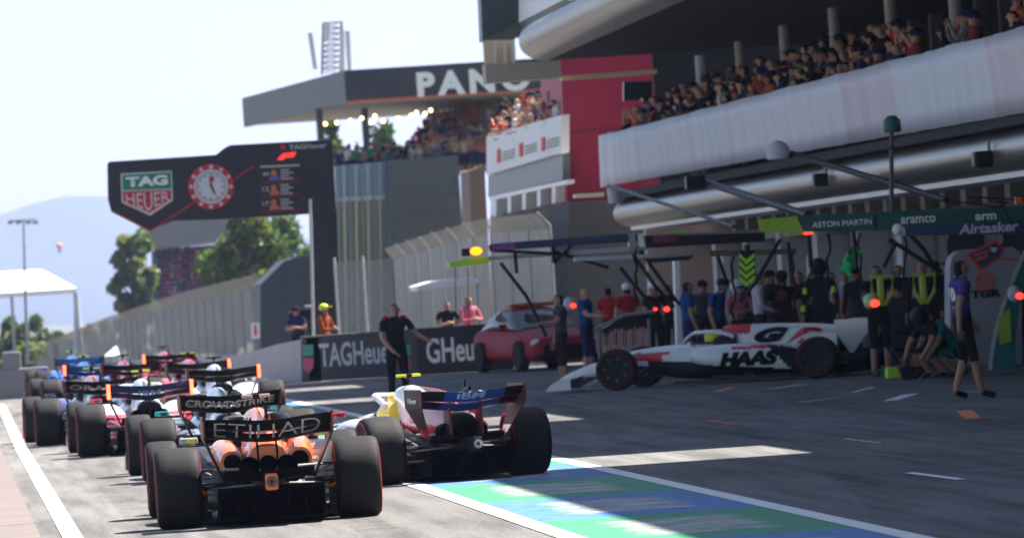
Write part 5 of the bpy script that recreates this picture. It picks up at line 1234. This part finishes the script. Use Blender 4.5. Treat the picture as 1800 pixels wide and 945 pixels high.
# glowing red lamps
def lamp(px,py,Y,rr,label,hm):
    r_=empty('signal_helmet' if hm else 'red_lamp',(0,0,0)); p=at(px,py,Y)
    if hm: MB().ball(p+Vector((-.06,.13,.04)),(.115,.12,.13),0,16).build('shell',hm,r_,smooth=True)
    else: MB().box(p+Vector((0,.06,0)),(.12,.08,.1)).build('housing',K,r_,bevel=.01)
    MB().ball(p,(rr,.03,rr*.8),0,14).build('lamp',REDL,r_,smooth=True); recenter_tree(r_,Vector((p.x,p.y,0))); tag(r_,label,'helmet' if hm else 'lamp')
lamp(1538,533,110,.075,'pale green helmet with a glowing red lamp left of the yellow frame',mat('pale green helmet',(.45,.65,.3),.3))
lamp(1793,520,106,.065,'white helmet with a glowing red lamp at the right picture edge',LGREY)
lamp(1008,537,126,.055,'glowing red lamp with white top in front of the blond man',LGREY)
lamp(1152,543,122,.035,'small glowing red lamp, left of the pair above the white car nose',None)
lamp(1172,543,122,.055,'bigger glowing red lamp, right of the pair above the white car nose',None)
# hanging red edged board, logo board, teal body panel
b=MB(); Y=103; r_=empty('pit_board',(0,0,0))
seg(r_,'edge',[(1699,446),(1750,422),(1766,437),(1762,450),(1724,477)],Y,.05,mat('orange red edge',(.62,.03,.015),.5),0)
seg(r_,'face',[(1704,448),(1749,427),(1761,438),(1757,448),(1725,471)],Y,.02,NVY,.03)
seg(r_,'red_print',[(1712,447),(1738,438),(1739,442),(1714,451)],Y,.02,RD,.05); seg(r_,'red_print',[(1714,455),(1736,446),(1737,450),(1716,460)],Y,.02,RD,.05); seg(r_,'white_print',[(1741,434),(1754,436),(1750,443),(1743,442)],Y,.02,LGREY,.05)
p=at(1730,450,Y); recenter_tree(r_,Vector((p.x,p.y,0))); tag(r_,'tilted navy board with red edge above the walking man','board')
r_=empty('white_cabinet',(0,0,0)); Y=108; CABW=mat('cabinet white',(.30,.30,.33),.6,spec=.2)
pts=[(1670,640),(1670,470),(1674,452),(1684,442),(1700,438),(1780,434),(1792,442),(1796,460),(1796,640)]
seg(r_,'cabinet',pts,Y,.6,CABW,0); seg(r_,'red_line',[(1671,459),(1796,452),(1796,455),(1671,461)],Y,.02,RD,.02)
disc('red_ring',1731,494,11,17,RD,.03,par=r_,Y=Y); disc('red_dot',1731,494,0,5,RD,.03,par=r_,Y=Y); face_text('TGR',1733,516,54,14,Y,K,r_,off=.03,bold=.05)
p=at(1700,600,Y); recenter_tree(r_,Vector((p.x,p.y,0))); tag(r_,'white cabinet with red ring emblem and black lettering behind the walking man','cabinet')
TEAL=paint('teal bodywork',(.0,.16,.14),.3)
r_=empty('body_panel',(0,0,0)); Y=107
rg=[]
for i in range(13):
    t=i/12; px=1800-62*math.sin(t*1.45); py=440+210*t; wd=18+30*t
    a=at(px,py,Y); c=at(px+wd,py,Y); rg.append([a,a+Vector((0,.12,0)),c+Vector((0,.25,0)),c])
MB().rings(rg,0,True).build('shell',TEAL,r_,smooth=True,angle=50)
rg=[[q+Vector((-.02,-.02,0)) for q in (r0[0],r0[0]+Vector((.07,0,0)))] for r0 in rg]
b=MB(); b.rings(rg,0,False,closed=False); b.build('pale_edge',LGREY,r_)
seg(r_,'lime_patch',[(1756,560),(1775,540),(1778,600),(1757,605)],Y,.02,LIM2,.08)
p=at(1780,640,Y); recenter_tree(r_,Vector((p.x,p.y,0))); tag(r_,'teal curved car body panel standing at the right edge','body panel')
b=MB(); b.tube([at(1668,668,113),at(1740,622,113),at(1830,610,113)],[.05,.1,.12],n=8); o=b.build('teal_tube',TEAL,smooth=True); tag(o,'teal boom lying low between the crouching mechanic and the body panel','boom')
b=MB(); q=gnd(1571,666); b.box((q.x,q.y,.10),(.24,.3,.16)); b.box((q.x,q.y,.19),(.20,.2,.03)); o=b.build('lime_box',LIME,bevel=.02); tag(o,'small lime box on the ground right of the white car','box')
w_=wheel(empty('spare_wheel',(0,0,0)),0,0,.30,None,-1); rt=w_.parent; q=gnd(1604,666); rt.location=(q.x,q.y,0); rt.rotation_euler=(0,0,R(60)); rt.scale=(.62,.62,.62); tag(rt,'small dark wheel on the trolley right of the lime box','wheel')
r_=empty('trolley',(0,0,0)); q=gnd(1640,664); b=MB(); b.box((0,0,.22),(1.1,.5,.05)); b.tube([(-.5,0,.22),(-.75,0,.6)],.02); b.build('deck',K,r_)
for dx in (-.45,.45): MB().lathe([(-.04,.10),(.04,.10)],'y',c=(dx,-.2,.10),n=16).build('castor',RUB,r_)
MB().box((.1,0,.36),(.5,.4,.22)).build('tool_case',DGREY,r_,bevel=.02); r_.location=(q.x,q.y,0); tag(r_,'low black trolley with tools beside the crouching mechanic','trolley')
# green cloth/marshal flag, hanging
b=MB(); GF=mat('green flag cloth',(.01,.42,.12),.7); Y=106
rows=[]
for i in range(9):
    t=i/8; row=[]
    for j in range(6):
        u=j/5; px=1478+8*t+26*u-6*math.sin(t*5); py=462-34*u+26*t*(1-.5*u)+3*math.sin(u*7); row.append(at(px,py,Y+.08*math.sin(u*6+t*4)))
    rows.append(row)
b.rings(rows,0,False,closed=False); o=b.build('green_flag',GF,smooth=True); md=o.modifiers.new('t','SOLIDIFY'); md.thickness=.01; tag(o,'bright green flag hanging under the green gantry','flag')
# white pillars & stand items behind crew
for k,(px,y0,y1,wd,lab) in enumerate([(1190,458,625,11,'bright white pillar behind the crew, left of the man in blue'),(1277,448,600,15,'pale pillar behind the crew beside the chevron board'),(1425,448,600,9,'slim shiny column behind the mechanic with yellow patches')]):
    Y=134; b=MB(); b.prism(pxpoly([(px-wd/2,y0),(px+wd/2,y0),(px+wd/2+7,y1+30),(px-wd/2+7,y1+30)],Y),(0,.3,0)); o=b.build('pillar',WHITE if k==0 else LGREY,bevel=.02); tag(o,lab,'pillar')
# striped crowd barrier
r_=empty('striped_barrier',(0,0,0)); Y=120; rr_=random.Random(3); a0=at(1046,640,Y)
cols=[mat('salmon slat',(.40,.13,.11),.5),mat('sand slat',(.40,.28,.22),.5),mat('rose slat',(.48,.22,.2),.5)]
for k in range(18):
    x=1048+k*5.4; yt=592-1.5*k if k<10 else 577-.8*(k-10)*.5; seg(r_,'slat',[(x,yt+rr_.uniform(-5,5)),(x+3,yt+rr_.uniform(-5,5)),(x+4,612+rr_.uniform(0,20)),(x+1,620)],Y,.05,cols[k%3])
rod(r_,'top_rail',(1046,578),(1100,553),Y,.03,MGREY); rod(r_,'top_rail',(1100,553),(1148,548),Y,.03,MGREY); rod(r_,'leg',(1052,580),(1056,662),Y,.03,MGREY); rod(r_,'leg',(1140,560),(1144,655),Y,.03,MGREY)
seg(r_,'dark_hood',[(1060,577),(1098,556),(1150,550),(1160,572),(1140,578)],Y,.3,K,-.1)
recenter_tree(r_,Vector((a0.x,Y,0))); tag(r_,'low barrier of reddish vertical slats behind the white car nose','barrier')
# small marquee behind the board
r_=empty('small_canopy',(0,0,0)); Y=176; CW2=mat('canopy white',(.8,.8,.82),.6)
b=MB(); b.prism(pxpoly([(729,503),(760,494),(830,487),(848,490),(846,499),(735,511)],Y),(0,2.5,0)); b.build('canopy',CW2,r_,bevel=.02); rod(r_,'leg',(738,508),(742,600),Y,.03,LGREY); rod(r_,'leg',(838,498),(842,600),Y,.03,LGREY); p=at(790,600,Y); recenter_tree(r_,Vector((p.x,Y,0))); tag(r_,'small flat white canopy behind the black lettered board','canopy')
# camera equipment by the operators
r_=empty('television_camera',(0,0,0)); p=at(543,552,180); MB().box(p,(.5,.35,.28)).build('camera_body',K,r_,bevel=.03); MB().lathe([(-.2,.09),(.2,.12)],'x',c=p+Vector((-.35,0,0)),n=16).build('lens',K,r_); MB().tube([p,p+Vector((0,0,-1.4))],.04).build('tripod',K,r_); MB().box(p+Vector((.05,0,.2)),(.3,.2,.08)).build('viewfinder',LGREY,r_,bevel=.02); recenter_tree(r_,Vector((p.x,p.y,0))); tag(r_,'black television camera behind the white wall beside its operators','camera')
# ---- more crew and kit in the dark garages
for k,(px,s_,rz,top,lab,hh_) in enumerate([(1315,90,40,CK,'man in black half hidden behind the pale pink shirt and the chevron board',1.02),(1360,88,-60,CK,'man in black deep in the garage between pale pink shirt and curly hair',1.04),(1428,90,60,CK,'man in black right behind the mechanic with fluorescent patches, on his left',1.02),
    (1468,90,-20,CN,'navy clad man right behind the mechanic with fluorescent patches, on his right',1.0),(1512,94,-40,CK,'crew member in black with headset left of the lamp mechanic',1.02),(1585,96,20,CK,'crew member in black between the two yellow frames',1.04),(1672,100,-90,CK,'crew member in black at the edge of the white cabinet',1.03),(1238,88,10,CGY,'grey clad crew member between the two blue shirts',.98),(1180,84,-30,CK,'crew member in black beside the bright white pillar',.98)]):
    P_(lab,px,s_,rz,[SKIN,HAIRD,top,CK,SHOE],[armsx,{},lean_][k%3],shorts=k%4==3,ls=k%2==0,hh=hh_,cap=[None,CK,None][k%3])
COVER=mat('tyre blanket',(.03,.03,.035),.8,spec=.1)
first=None
for px,s_,n_ in [(1478,93,3),(1530,95,4),(1600,98,4),(1655,96,3),(1345,90,3)]:
    for q in range(n_):
        p=spot(px,s_); loc=(p.x,p.y,.16+.31*q)
        if first is None:
            first=empty('stacked_tyre',loc); MB().lathe([(-.15,.23),(-.155,.30),(-.13,.345),(0,.36),(.13,.345),(.155,.30),(.15,.23)],'z',n=28).build('tyre',COVER,first,smooth=True); MB().lathe([(.10,.23),(.12,.1),(.11,.02)],'z',n=20).build('rim',RIM,first,smooth=True); o=first
        else:
            o=first.copy(); COL.objects.link(o); o.location=loc
            for ch in first.children: c=ch.copy(); COL.objects.link(c); c.parent=o
        tag(o,'dark racing tyre lying flat in a stack in the garage behind the crew','tyre','stacked tyres in the garages')
def cabinet(px,s_,w_,h_,lab,mt_):
    r_=empty('tool_cabinet',spot(px,s_)); MB().box((0,0,h_/2+.06),(w_,.5,h_)).build('case',mt_,r_,bevel=.015)
    for q in range(5):
        d=MB().box((0,-.262,.14+q*h_/5.2),(w_*.9,.02,h_/6.5)).build('drawer',MGREY,r_,bevel=.004); MB().tube([(-w_*.25,-.29,.17+q*h_/5.2),(w_*.25,-.29,.17+q*h_/5.2)],.01,n=6).build('handle',STEEL,d)
    MB().box((0,.1,h_+.28),(w_*.6,.05,.34)).build('monitor',GLASSD,r_,bevel=.01); tag(r_,lab,'cabinet')
cabinet(1245,86,.8,.9,'dark tool cabinet with monitor between the blue shirts and the chevron board',DGREY); cabinet(1500,88,.9,1.0,'dark tool cabinet with monitor behind the man in patterned shirt',K); cabinet(1610,92,.8,.95,'black tool cabinet with monitor behind the second yellow frame',K); cabinet(1395,86,1.0,1.0,'dark tool cabinet with monitor behind the curly haired man',DGREY)
# loose hoses hanging from the gantries
hr_=random.Random(4)
for k,(px,y0,y1) in enumerate([(1290,450,560),(1395,440,540),(1455,410,520),(1512,410,540),(1590,415,560),(1668,418,540),(1765,412,470),(1118,440,540)]):
    P0_=[at(px+hr_.uniform(-8,8)*math.sin(i*.9),y0+(y1-y0)*i/7,112+i*.1) for i in range(8)]; o=MB().tube(P0_,.022,n=6).build('air_hose',K,smooth=True); tag(o,'black air hose hanging from the overhead gantry into the garage','hose','air hoses hanging from the gantries')
# ================================================================== red road car
def roadcar():
    r_=empty('road_car',(0,0,0)); RC=mat('dark red road paint',(.34,.012,.02),.5,var=.08,scale=9,spec=.2); W_=.98; L=4.6
    # section rows along y (front at -y): (y, halfwidth, z0, z1)
    b=MB(); loft(b,[(-2.3,0,.70,.28,.62,4,.05),(-2.15,0,.88,.2,.72,4,.08),(-1.6,0,.95,.18,.84,4,.12),(-.9,0,.97,.18,.92,4,.14),(.6,0,.97,.18,.95,4,.14),(1.7,0,.95,.2,.98,4,.12),(2.15,0,.90,.26,.96,4,.1),(2.3,0,.80,.35,.86,4,.05)],5,32); b.build('body',RC,r_,smooth=True)
    b=MB(); loft(b,[(-1.0,0,.72,.85,.90,4,.1),(-.55,0,.80,.85,1.15,4,.22),(0,0,.82,.85,1.36,4,.28),(.8,0,.82,.85,1.38,4,.28),(1.5,0,.78,.85,1.22,4,.25),(2.0,0,.72,.85,.98,4,.1)],5,32,lambda c:1 if c.z>1.29 else 0); b.build('cabin',[GLASSD,RC],r_,smooth=True)
    WS=mat('sky tinted windscreen',(.2,.25,.3),.08,var=.2,spec=1)  # sky reflection put into the glass as a pale colour
    b=MB(); b.prism([Vector((-.68,-.93,.93)),Vector((.68,-.93,.93)),Vector((.58,-.25,1.27)),Vector((-.58,-.25,1.27))],(0,.02,.03)); b.build('windscreen',WS,r_)
    for s_ in (-1,1):
        b=MB(); b.ball((s_*.70,-2.12,.60),(.16,.12,.09),0,14); b.build('headlight',mat('lamp glass',(.6,.6,.62),.1),r_,smooth=True)
        b=MB(); b.box((s_*1.04,-.7,.98),(.2,.1,.13)); b.build('door_mirror',RC,r_,bevel=.03)
        for y in (-1.45,1.4):
            w_=empty('wheel',(s_*.88,y,.34)); w_.parent=r_; MB().lathe([(-.11,.22),(-.12,.31),(-.09,.34),(.09,.34),(.12,.31),(.11,.22)],'x',n=32).build('tyre',RUB,w_,smooth=True); MB().lathe([(s_*.10,.22),(s_*.07,.1),(s_*.1,.02)],'x',n=20).build('rim',STEEL,w_,smooth=True)
    b=MB(); b.box((0,-2.30,.42),(1.2,.08,.26)); b.build('grille',K,r_,bevel=.02); b=MB(); b.box((0,-2.33,.30),(1.5,.06,.10)); b.build('bumper_intake',K,r_)
    b=MB(); b.box((0,.2,1.43),(1.1,.28,.09)); b.build('light_bar',mat('orange beacon',(.4,.12,.03),.4),r_,bevel=.02)
    return r_
rc=roadcar(); q=spot(942,78); rc.location=(q.x,q.y+.8,0); rc.rotation_euler=(0,0,R(14)); rc.scale=(.95,.95,1.04); tag(rc,'dark red road car parked at the end of the pit lane beside the black board','car')
# red service block beside its wheel (dark floor mass behind the crew)
# ================================================================== HAZE
hz=MB().box((0,7000,218),(24000,14200,460)).build('haze',None or mat('tmpx',(1,1,1)))
hm=bpy.data.materials.new('haze air'); hm.use_nodes=True; n=hm.node_tree; n.nodes.clear()
pv=n.nodes.new('ShaderNodeVolumePrincipled'); pv.inputs['Color'].default_value=(.50,.59,1,1); pv.inputs['Density'].default_value=HZ; pv.inputs['Anisotropy'].default_value=.2
oo=n.nodes.new('ShaderNodeOutputMaterial'); n.links.new(pv.outputs[0],oo.inputs['Volume'])
hz.data.materials.clear(); hz.data.materials.append(hm); hz['kind']='stuff'; hz['label']='pale blue summer haze over the far hills'; hz['category']='haze'
